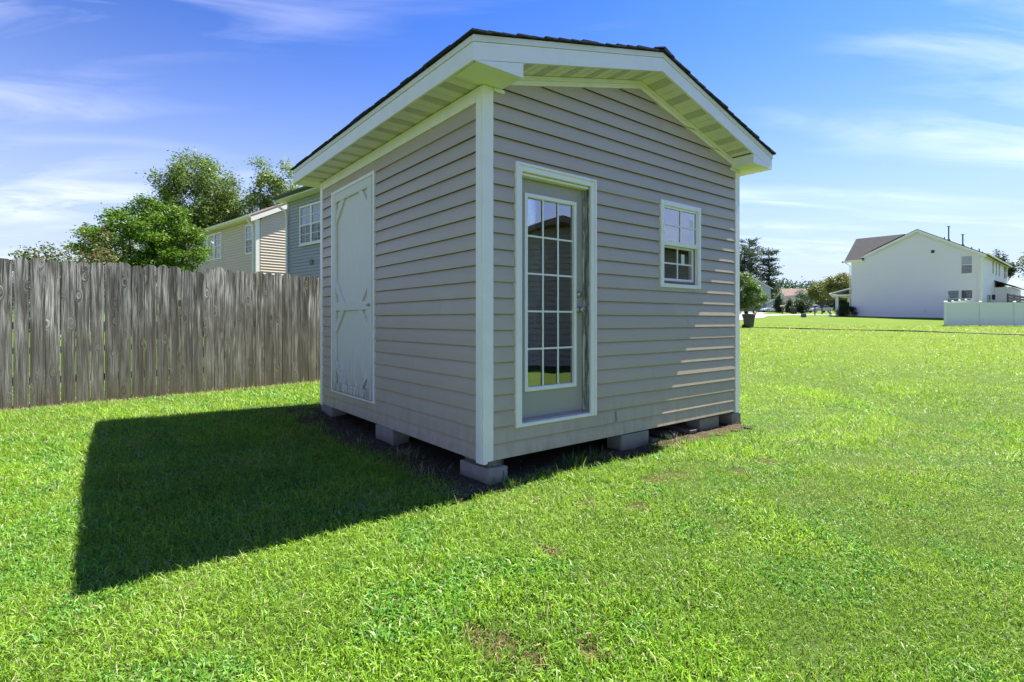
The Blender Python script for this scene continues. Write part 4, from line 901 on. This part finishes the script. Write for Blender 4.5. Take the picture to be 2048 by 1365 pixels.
tree('backyard_tree', 'green tree top showing over the rear roof edge of the white house', 'tree', (80.5, 80), [(0, 0, 7.6, 3.2, 2.5, 2.6), (4.5, 0, 8.0, 3.2, 2.5, 3.6)], 150, (.4, .4, .3), 9000, .4, (.03, .07, .03), (.10, .17, .06), 95, 'trees behind the white house', .2, 4, .4)
tree('backyard_tree', 'small dark tree crown poking up behind the roof slope of the white house', 'tree', (77.0, 83), [(-.5, 0, 9.0, .8, .8, 1.1), (-.3, 0, 7, 1.8, 1.8, 1.6)], 50, (.25, .25, .22), 3000, .35, (.02, .045, .02), (.06, .10, .04), 96, 'trees behind the white house', .15, 5, .3)
# far woods: one mass
cen = []; r = np.random.default_rng(5)
for i in range(150):
    x = 88+62*r.random(); y = 215+r.uniform(-12, 25); h = (9.5 if i % 4 else 12)*r.uniform(.75, 1.15)
    for k in range(22):
        q = r.random(); d = r.normal(0, 1, 2)*(1.9*(1-.6*q)+.5); cen.append((x+d[0], y+d[1], g1(x, y)+h*(.1+.9*q)))
V, F, c = leaves(cen, (.9, .9, .7), 42000, 1.25, (.022, .050, .030), (.065, .115, .065), 9)
o = link('far_woods', npmesh('far_woods', V, F, M['leaf'], c)); o['kind'] = 'stuff'

# ---------------------------------------------------------------- street, driveways, kerb strip
M['road'] = painted('pale_concrete_road', (.42, .41, .39), .85, .35, .8, (.28, .27, .25), .2)
roadA = polydens([(2.0, 43.5), (12, 45.2), (20.3, 47.2), (24.5, 51.5), (29.5, 60.5), (35.0, 66.5), (44, 70.0), (54, 72), (80, 74)], 2)
roadB = polydens([(0.5, 48.5), (11, 49.8), (19.6, 51.3), (24.0, 57.0), (28.5, 66.5), (34.0, 74.5), (44, 78.5), (54, 81), (80, 84)], 2)
n = min(len(roadA), len(roadB)); rs = lambda P, n: [P[int(round(i*(len(P)-1)/(n-1)))] for i in range(n)]
sheet('road', (rs(roadA, n), rs(roadB, n)), M['road'], .03)
sheet('driveway', (dens((28.5, 66.5), (44, 104), 20), dens((34.0, 74.5), (50.5, 104), 20)), M['road'], .045)
sheet('driveway', (dens((60, 80.5), (66, 100), 8), dens((66, 82), (72, 100), 8)), M['road'], .045)
kb = polydens([(8, 42.3), (16.7, 38.7), (19.4, 35.7), (22.1, 34.4), (24.6, 32.2), (26.3, 30.3), (27.3, 28.2), (29, 24), (31, 19)], .8)
m = MB(); vs = []; fs = []
for i, (x, y) in enumerate(kb):
    a = kb[max(i-1, 0)]; b = kb[min(i+1, len(kb)-1)]; d = Vector((b[0]-a[0], b[1]-a[1])).normalized(); nx_, ny_ = d.y, -d.x; wv = .06+.03*math.sin(i*1.7)
    z = g1(x, y); hgt = .075+.02*math.sin(i*.9)
    vs += [(x-nx_*wv, y-ny_*wv, z-.05), (x-nx_*wv, y-ny_*wv, z+hgt), (x+nx_*wv, y+ny_*wv, z+hgt-.01), (x+nx_*wv, y+ny_*wv, z-.05)]
for i in range(len(kb)-1):
    q = i*4
    for k in range(3): fs.append((q+k, q+k+1, q+k+5, q+k+4))
m.add(vs, fs); o = m.build('lawn_edging', M['dark_wood']); tag(o, 'low dark edging strip crossing the lawn below the white house', 'edging')

# ---------------------------------------------------------------- distant houses
def small_house(name, label, loc, rz, wd, dp, h, pitch, wallm, roofm, gable_front=True, wins=(), garage=None, group=None):
    t = thing(name, label, 'house', (loc[0], loc[1], g1(*loc)-.1), rz, group)
    if gable_front:
        zt = h+pitch*wd/2; clap(T0, lambda z: max(0, (z-h)/pitch), lambda z: min(wd, wd-(z-h)/pitch), 0, zt-.02, .3, wallm, t)
        MB().box(.0, .1, .19, dp, 0, h).box(wd-.1, wd, .19, dp, 0, h).box(.1, wd-.1, dp-.1, dp, 0, h).build('side_wall', wallm, t)
        for sgn in (0, 1):
            f = (lambda x: x) if sgn == 0 else (lambda x: wd-x)
            slab([(f(-.4), -.4, h-.4*pitch+.12), (f(wd/2), -.4, zt+.12), (f(wd/2), dp+.3, zt+.12), (f(-.4), dp+.3, h-.4*pitch+.12)], .15, roofm, 'roof', t)
            slab([(f(-.4), -.43, h-.4*pitch+.10), (f(wd/2), -.43, zt+.10), (f(wd/2), -.401, zt+.10), (f(-.4), -.401, h-.4*pitch+.10)], .22, M['white_paint'], 'rake_board', t)
    else:
        zt = h+pitch*dp/2; clap(T0, lambda z: 0, lambda z: wd, 0, h, .3, wallm, t)
        MB().prism([(.19, 0), (dp, 0), (dp, h), (dp/2, zt-.02), (.19, h)], 0, .1, lambda p, q, z: (q, p, z)).prism([(.19, 0), (dp, 0), (dp, h), (dp/2, zt-.02), (.19, h)], wd-.1, wd, lambda p, q, z: (q, p, z)).build('side_wall', wallm, t)
        for sgn in (0, 1):
            f = (lambda y: y) if sgn == 0 else (lambda y: dp-y)
            slab([(-.4, f(-.4), h-.4*pitch+.12), (wd+.4, f(-.4), h-.4*pitch+.12), (wd+.4, f(dp/2), zt+.12), (-.4, f(dp/2), zt+.12)], .15, roofm, 'roof', t)
    for (a, b, z0, z1) in wins: hwindow(T0, a, b, z0, z1, t, 'win_dark', 'win_dark', grid=None)
    if garage:
        a, b, z1 = garage; g = MB().box(a, b, -.03, .03, 0, z1).build('garage_door', M['white_paint'], t)
        for k in range(1, 4): MB().box(a+.05, b-.05, -.036, -.0305, z1*k/4-.02, z1*k/4+.02).build('panel_joint', M['grey_plastic'], g)
    return t
small_house('gabled_house', 'pale lavender gabled two storey house half behind the maple', (51.0, 122), R(-10), 8.2, 9, 5.6, .62, M['lavender'], M['roof_grey'], True, ((5.2, 6.0, 3.6, 4.8), (2.5, 3.3, 3.6, 4.8)))
small_house('attached_garage', 'low white garage wing with dark opening between the maple and the white car', (57.6, 119.5), R(-8), 4.0, 5, 2.3, .35, M['lavender'], M['roof_grey'], True, (), None)
small_house('tan_roofed_house', 'white house with a long tan roof under the far woods', (74.5, 142), R(0), 6.5, 9, 3.0, .75, M['white_siding'], M['roof_brown'], False, ((1.0, 2.0, 1.2, 2.5), (4.3, 5.2, 1.2, 2.5)))
small_house('grey_blue_house', 'small grey blue house wall behind the dark rounded tree', (66.6, 125), R(5), 5.5, 7, 2.8, .5, M['blue'], M['roof_grey'], True, ((3.4, 4.3, 1.0, 2.2),))
small_house('cream_house', 'cream house edge beyond the rear of the white house', (74.2, 75.6), R(-51), 6.5, 8, 4.6, .45, M['beige'], M['roof_brown'], True, ())

# ---------------------------------------------------------------- vehicles
def car(name, label, paint, loc, rz, kind='sedan', dz=0):
    t = thing(name, label, 'car', (loc[0], loc[1], g1(*loc)+.04), rz, 'parked cars down the street')
    if kind == 'sedan': lo = [(-2.3, .32), (-2.32, .62), (-2.15, .92), (-1.5, .98), (1.0, .94), (1.9, .80), (2.25, .62), (2.28, .34)]; gh = [(-1.62, .97), (-1.0, 1.38), (.15, 1.42), (1.0, .95)]
    else: lo = [(-2.25, .38), (-2.3, .75), (-2.2, 1.05), (1.1, 1.05), (2.0, .98), (2.25, .75), (2.27, .40)]; gh = [(-2.15, 1.05), (-1.95, 1.62), (.2, 1.66), (1.05, 1.06)]
    m = MB(); n = len(lo)
    rows = []
    for yy, sc_ in ((-.88, .97), (-.80, 1.0), (.80, 1.0), (.88, .97)): rows.append([(x*sc_, yy, .36+(z-.36)*(.97 if abs(yy) > .85 else 1)) for x, z in lo])
    vs = sum(rows, []); fs = [tuple(range(n)), tuple(range(4*n-1, 3*n-1, -1))]
    for r_ in range(3): fs += [(r_*n+i, r_*n+(i+1) % n, (r_+1)*n+(i+1) % n, (r_+1)*n+i) for i in range(n)]
    m.add(vs, fs); m.build('body', paint, t)
    g = MB(); vs = []
    for yy in (-.78, .78):
        for i, (x, z) in enumerate(gh): vs.append((x, yy*(.82 if i in (1, 2) else 1), z))
    g.add(vs, [(0, 1, 2, 3), (7, 6, 5, 4), (0, 4, 5, 1), (1, 5, 6, 2), (2, 6, 7, 3), (3, 7, 4, 0)]); g.build('windows', M['car_glass'], t)
    (x1, z1), (x2, z2) = gh[1], gh[2]; MB().box(x1+.05, x2-.02, -.62, .62, z1+.0, z2+.035, .02).build('roof', paint, t)
    p = MB()
    for yy in (-1, 1):
        for (a, b) in ((gh[0], gh[1]), (gh[3], gh[2])): p.tube([(a[0], yy*.78, a[1]), (b[0], yy*.645, b[1]+.01)], .035, 5)
        xm = (gh[1][0]+gh[2][0])/2; p.tube([(xm, yy*.79, gh[0][1]), (xm, yy*.65, gh[1][1]+.02)], .04, 5)
    p.build('pillars', paint, t)
    for x in (-1.4, 1.4):
        for y in (-.80, .80):
            T = lambda a, b, c, x=x, y=y: (x+a, y+(c if y > 0 else -c), .33+b)
            wl_ = MB().lathe([(.20, -.10), (.30, -.10), (.33, -.07), (.33, .07), (.30, .10), (.20, .10)], 16, T).build('wheel', M['tyre'], t); MB().lathe([(.19, .09), (.19, .105), (.05, .112)], 12, T).build('rim', M['rim'], wl_)
    for y in (-.62, .62):
        MB().box(2.20, 2.27, y-.17, y+.17, .60, .72, .02).build('headlight', M['lamp'], t); MB().box(-2.33, -2.27, y-.16, y+.16, .70, .84, .02).build('tail_light', M['red_lamp'], t)
car('parked_car', 'white saloon parked on the driveway beyond the maple', M['car_white'], (55.0, 111.5), R(183))
car('parked_car', 'dark saloon showing between the shed corner and the wheeled bin', M['car_dark'], (33.0, 75.5), R(200), 'suv')
car('parked_car', 'brown car under the maple crown', M['car_brown'], (51.2, 113.5), R(200), 'suv')
car('parked_car', 'dark red car just right of the white saloon', M['car_red'], (61.2, 118.0), R(175))
car('parked_car', 'teal sport utility vehicle with pale roof behind the far wheeled bin', M['car_teal'], (62.0, 117.0), R(160), 'suv')
car('parked_car', 'silver car parked under the crape myrtles behind the black mailbox', M['car_silver'], (60.6, 104), R(185))

# ---------------------------------------------------------------- bins, mailboxes, pedestal, ornament
def bin_(label, loc, rz, mat):
    t = thing('wheeled_bin', label, 'bin', (loc[0], loc[1], g1(*loc)), rz, 'wheeled bins')
    vs = []; L_ = [(.20, .24, .06), (.25, .28, .62), (.29, .33, .86), (.31, .35, .90), (.31, .35, .94)]; m = MB()
    for a, b, z in L_: vs += [(-a, -b, z), (a, -b, z), (a, b, z), (-a, b, z)]
    fs = [(3, 2, 1, 0), (16, 17, 18, 19)]
    for i in range(4): fs += [(i*4+k, i*4+(k+1) % 4, (i+1)*4+(k+1) % 4, (i+1)*4+k) for k in range(4)]
    m.add(vs, fs); m.box(-.30, .30, -.345, .345, .72, .80, .02); m.build('body', mat, t)
    MB().box(-.34, .34, -.38, .37, .945, .985, .015).box(-.26, .26, -.30, .28, .9855, 1.02, .015).build('lid', mat, t)
    MB().tube([(-.24, .41, .90), (.24, .41, .90)], .018, 6).box(-.25, -.22, .33, .42, .88, .92).box(.22, .25, .33, .42, .88, .92).build('handle', mat, t)
    for x in (-.24, .24): MB().lathe([(.12, -.03), (.12, .03), (.04, .035)], 14, lambda a, b, c, x=x: (x+c, .26+a, .12+b)).build('wheel', M['tyre'], t)
    return t
b1 = bin_('dark grey wheeled rubbish bin standing on the lawn next to the shed corner', (17.0, 37.9), R(25), M['grey_plastic'])
b2 = bin_('dark blue grey wheeled bin at the kerb beyond the road bend', (42.6, 80), R(200), M['dark_plastic'])
def mailbox(label, loc, rz, mat, wood):
    t = thing('mailbox', label, 'mailbox', (loc[0], loc[1], g1(*loc)), rz, 'kerbside mailboxes')
    MB().box(-.05, .05, -.05, .05, 0, 1.05, .005).build('post', wood, t)
    pr = [(-.10, 0), (.10, 0), (.10, .12)]+[(.10*math.cos(a), .12+.10*math.sin(a)) for a in np.linspace(.3, 2.84, 7)]+[(-.10, .12)]
    b = MB().prism(pr, -.28, .28, lambda p, h, q: (p, h, q+1.06)).build('box', mat, t); MB().box(.101, .112, .05, .08, 1.12, 1.34).build('flag', M['car_red'], t)
mailbox('black mailbox on a thin dark post by the road', (37.0, 64.5), R(80), M['dark_metal'], M['dark_wood'])
mailbox('brown mailbox on a post in front of the white saloon', (36.6, 71.5), R(85), M['brown_vent'], M['dark_wood'])
pd = thing('utility_pedestal', 'small grey green utility pedestal with a thin marker on the lawn edge', 'utility pedestal', (29.3, 53, g1(29.3, 53)), R(10))
MB().box(-.22, .16, -.18, .18, 0, .38, .02).build('cabinet', M['green_box'], pd); MB().box(.02, .14, -.06, .06, .3805, .72, .02).build('marker_post', M['green_box'], pd)
go = thing('garden_ornament', 'small black and white garden ornament on the grass before the porch shrubs', 'ornament', (33.4, 55.4, g1(33.4, 55.4)), 0)
MB().lathe([(.12, 0), (.15, .12), (.10, .24), (.06, .28)], 12).build('body', M['white_paint'], go, True); MB().lathe([(.03, .281), (.10, .32), (.11, .40), (.05, .46)], 12).build('head', M['dark_metal'], go, True)

# ---------------------------------------------------------------- grass
def grass_mesh():
    r = np.random.default_rng(77); P = []; SZ = []
    def band(ymin, ymax, xl, xr, dens_, size):
        """uniform random points in the trapezoid |x| < k*y widened by a margin"""
        area = (xr[1]+xl[1]+xr[0]+xl[0])/2*(ymax-ymin); n = int(area*dens_)
        y = r.uniform(ymin, ymax, int(n*1.5)); f = (y-ymin)/(ymax-ymin); a = xl[0]+(xl[1]-xl[0])*f; b = xr[0]+(xr[1]-xr[0])*f
        keep = r.random(len(y)) < (a+b)/(max(xl)+max(xr)); y, a, b = y[keep][:n], a[keep][:n], b[keep][:n]
        x = -a+(a+b)*r.random(len(y)); P.append(np.stack([x, y], 1)); SZ.append(np.full(len(y), size))
    lim = lambda y: y*.99+1.6
    for (a, b, d, s) in ((.9, 3.0, 16000, .82), (3.0, 4.6, 11000, .95), (4.6, 7.0, 6000, 1.18), (7.0, 11, 2500, 1.55), (11, 17, 950, 2.1), (17, 27, 320, 3.0), (27, 42, 90, 4.2)):
        band(a, b, (min(lim(a), 11), min(lim(b), 11)), (lim(a), lim(b)), d, s)
    P = np.concatenate(P); S = np.concatenate(SZ); x, y = P[:, 0], P[:, 1]
    # keep the yard side of the fence and a strip beyond, thin it over the bare soil round the shed
    a = (x-P0[0])*CT+(y-P0[1])*ST; b = -(x-P0[0])*ST+(y-P0[1])*CT
    def vn(x, y, f, seed):      # cheap smooth value noise
        q = np.random.default_rng(seed).random((64, 64)); u = x*f; v = y*f; i = np.floor(u).astype(int); j = np.floor(v).astype(int); fu = u-i; fv = v-j; fu = fu*fu*(3-2*fu); fv = fv*fv*(3-2*fv)
        g = lambda i, j: q[i % 64, j % 64]
        return (g(i, j)*(1-fu)+g(i+1, j)*fu)*(1-fv)+(g(i, j+1)*(1-fu)+g(i+1, j+1)*fu)*fv
    edge = np.maximum(np.maximum(-.30-a, a-W-.02), np.maximum(-.25-b, b-LL-.1))+(vn(x, y, 3.1, 1)-.5)*.38+(vn(x, y, 9, 2)-.5)*.2
    pk_ = np.clip(.5+edge*6, .0, 1); inside = (a > .12) & (a < W-.1) & (b > .12) & (b < LL)
    pk_ = np.where(inside, 0, np.maximum(pk_, .035))
    fd = (x-FA[0])*FN[0]+(y-FA[1])*FN[1]; pk_ = np.where(np.abs(fd) < .03, 0, pk_); pk_ = np.where(fd < -6, 0, pk_)
    thin = vn(x, y, 1.7, 5)*.5+vn(x, y, 5.3, 6)*.5; pk_ = pk_*np.clip((thin-.10)*4.2, .40, 1)
    # brown scuffed spots
    spots = [(-.05, 2.06, .10), (-.16, 2.13, .06), (.10, 2.0, .06), (.30, 2.04, .07), (.22, 2.9, .06), (1.15, 4.2, .10), (1.9, 4.45, .10), (2.3, 4.7, .09), (.85, 3.6, .08), (.50, 3.65, .06), (1.35, 4.35, .12)]
    br = np.zeros(len(x))
    for sx_, sy_, sr in spots:
        d_ = np.hypot(x-sx_, (y-sy_)*.9)/sr+(vn(x, y, 14, 8)-.5)*1.1; br = np.maximum(br, np.clip(1.25-d_*.95, 0, 1)*.9)
    fstrip = np.clip(1-fd/.35, 0, 1)*(fd > 0)
    keep = r.random(len(x)) < pk_; x, y, S, a, b, br, fstrip = (q[keep] for q in (x, y, S, a, b, br, fstrip)); n = len(x)
    z = gz(x, y)+.004
    # mown finer strips alternate with coarse broad blades
    coarse = np.clip((vn(x, y, .55, 12)*.55+vn(x, y, 1.9, 13)*.45-.36)*4, 0, 1)
    coarse = np.where(x > 1.2, coarse*.85, np.maximum(coarse, .45))
    rr_ = np.hypot(x-1.2, y-9.0); band_ = .5+.5*np.sin(2*np.pi*rr_/1.75+1.1*(vn(x, y, .5, 44)-.5)); coarse = np.where(x > .8+.1*y, coarse*(.35+.9*sstep(band_*1.6-.3)), coarse); coarse = np.clip(coarse, 0, 1)
    Lg = r.gamma(6, 1/6, n)*(.031+.016*coarse)*S**.62; Lg = np.where(br > .4, Lg*.55, Lg)
    Lg *= np.where((np.hypot(a-.9, b+.22) < .42) | (np.hypot(a+.35, b-1.0) < .30), 1.7, 1)
    Wd = (.0028+.0034*coarse)*r.uniform(.7, 1.35, n)*S**1.05
    broad = (vn(x, y, 3.7, 50) > .66) & (r.random(n) < .45) & (y < 8); Wd = np.where(broad, Wd*1.9, Wd); Lg = np.where(broad, Lg*.8, Lg)
    ph = r.uniform(0, 2*np.pi, n); lean = np.clip(r.normal(1.0, .34, n), .1, 1.5)
    dx, dy = np.cos(ph), np.sin(ph); tx, ty = -dy, dx; twist = r.uniform(-.9, .9, n)
    base = np.stack([x, y, z], 1); T_ = np.stack([tx*np.cos(twist), ty*np.cos(twist), np.sin(twist)], 1)*Wd[:, None]*.5
    l1 = lean*.6; mid_ = base+np.stack([dx*np.sin(l1), dy*np.sin(l1), np.cos(l1)], 1)*(Lg*.5)[:, None]
    l2 = np.minimum(lean*1.35, 1.9); tip = mid_+np.stack([dx*np.sin(l2), dy*np.sin(l2), np.cos(l2)], 1)*(Lg*.55)[:, None]; tip[:, 2] = np.maximum(tip[:, 2], z+.003)
    near = S < 1.1
    pat = vn(x, y, .8, 20)*.4+vn(x, y, 3.3, 21)*.35+vn(x, y, 11, 22)*.25
    t_ = np.clip(.5*r.random(n)+.75*(pat-.25), 0, 1)[:, None]
    c = np.array([.115, .255, .016])*(1-t_)+np.array([.32, .53, .045])*t_
    c = c*(1+.16*(coarse[:, None]-.5)); c *= r.uniform(.55, 1.25, (n, 1)); c[broad] = np.array([.13, .34, .045])*r.uniform(.6, 1.1, (int(broad.sum()), 1))
    yl = np.clip((y-8)/14, 0, 1)[:, None]; c = c*(1-yl)+np.array([.205, .325, .018])*r.uniform(.75, 1.15, (n, 1))*yl
    drypatch = np.clip((vn(x, y, 1.3, 30)*.5+vn(x, y, 6, 31)*.5-.42)*3, 0, 1)*np.clip(1.2-np.abs(y-4.5)/3, .25, 1)
    dead = r.random(n) < (.022+.14*drypatch+.45*fstrip); c[dead] = np.array([.40, .37, .20])*r.uniform(.6, 1.25, (dead.sum(), 1))
    bb = (r.random(n) < br*.95) | ((r.random(n) < .35*fstrip)); c[bb] = np.array([.23, .155, .085])*r.uniform(.5, 1.5, (bb.sum(), 1))
    # near blades: base pair, middle pair, tip; far blades: base pair and tip
    def emit(k, five):
        nb = int(k.sum()); B = base[k]; Md = mid_[k]; Tp = tip[k]; TT = T_[k]
        if five: V = np.stack([B-TT*.7, B+TT*.7, Md+TT, Md-TT, Tp], 1); i = np.arange(nb)*5; F = [np.stack([i, i+1, i+2, i+3], 1), np.stack([i+3, i+2, i+4], 1)]; q = 5
        else: V = np.stack([B-TT, B+TT, Tp], 1); i = np.arange(nb)*3; F = [np.stack([i, i+1, i+2], 1)]; q = 3
        o = link('grass', npmesh('grass', V.reshape(-1, 3), F, M['blade'], np.repeat(c[k], q, 0))); o['kind'] = 'stuff'; return nb
    print('blades', emit(near, True), emit(~near, False))
grass_mesh()
# weeds: longer tufts by the blocks
def tuft(a, b, n, h, label, seed, dry=.1):
    r = np.random.default_rng(seed); x0_, y0_ = to_world(a, b); t0 = g1(x0_, y0_); V = []; c = []
    for i in range(n):
        ph = r.uniform(0, 6.28); rr = abs(r.normal(0, .05)); p = np.array([math.cos(ph)*rr*1.6, math.sin(ph)*rr, 0]); az = ph+r.normal(0, .6); le = r.uniform(.2, 1.0); ln = h*r.uniform(.5, 1.2); w_ = r.uniform(.003, .006)
        d1 = np.array([math.cos(az)*math.sin(le*.5), math.sin(az)*math.sin(le*.5), math.cos(le*.5)]); d2 = np.array([math.cos(az)*math.sin(le*1.5), math.sin(az)*math.sin(le*1.5), math.cos(le*1.5)])
        s_ = np.array([-math.sin(az), math.cos(az), 0])*w_/2; m1 = p+d1*ln*.55; t_ = m1+d2*ln*.5; V += [p-s_, p+s_, m1+s_, m1-s_, t_]
        cc = np.array([.05, .12, .02])*(r.uniform(.6, 1.5)) if r.random() > dry else np.array([.36, .29, .19])*r.uniform(.5, 1.1); c += [cc]*5
    i = np.arange(n)*5; o = link('weed_tuft', npmesh('weed_tuft', np.array(V), [np.stack([i, i+1, i+2, i+3], 1), np.stack([i+3, i+2, i+4], 1)], M['blade'], np.array(c))); o.location = (x0_, y0_, t0+.01); tag(o, label, 'weed', 'weed tufts round the shed')
tuft(.85, -.16, 90, .17, 'long green weed tuft below the glazed door', 1)
tuft(1.15, -.10, 60, .15, 'smaller green weed tuft between the glazed door and the middle block', 2)
tuft(-.22, .95, 150, .15, 'half dry weed tuft beside the near corner block on the fence side', 3, .55)
tuft(-.30, .45, 60, .12, 'straw coloured weed tuft nearest the near corner block', 4, .8)
tuft(1.95, -.16, 60, .10, 'short weed tuft in front of the middle concrete block', 5)
tuft(2.35, -.12, 40, .12, 'thin dry weed tuft among the planks', 6, .6)
tuft(-.28, 1.75, 50, .10, 'weed tuft against the block below the white side door', 7, .4)
tuft(.10, -.22, 50, .09, 'weed tuft hugging the cracked corner block', 8, .2)
def straw():
    r = np.random.default_rng(99); V = []; c = []; n = 1500
    for i in range(n):
        if r.random() < .55: a, b = r.uniform(-.42, .12), r.uniform(-.25, LL)
        else: a, b = r.uniform(-.1, W), r.uniform(-.24, .5)
        x, y = to_world(a, b); z = g1(x, y)+r.uniform(.014, .03); az = r.uniform(0, 6.28); ln = r.uniform(.02, .09); w_ = .0022
        d = np.array([math.cos(az), math.sin(az), r.uniform(-.1, .25)])*ln; s_ = np.array([-math.sin(az), math.cos(az), 0])*w_; p = np.array([x, y, z]); V += [p-s_, p+s_, p+d]; c += [np.array([.32, .25, .16])*r.uniform(.3, 1.2)]*3
    i = np.arange(n)*3; o = link('straw', npmesh('straw', np.array(V), [np.stack([i, i+1, i+2], 1)], M['blade'], np.array(c))); o['kind'] = 'stuff'
straw()
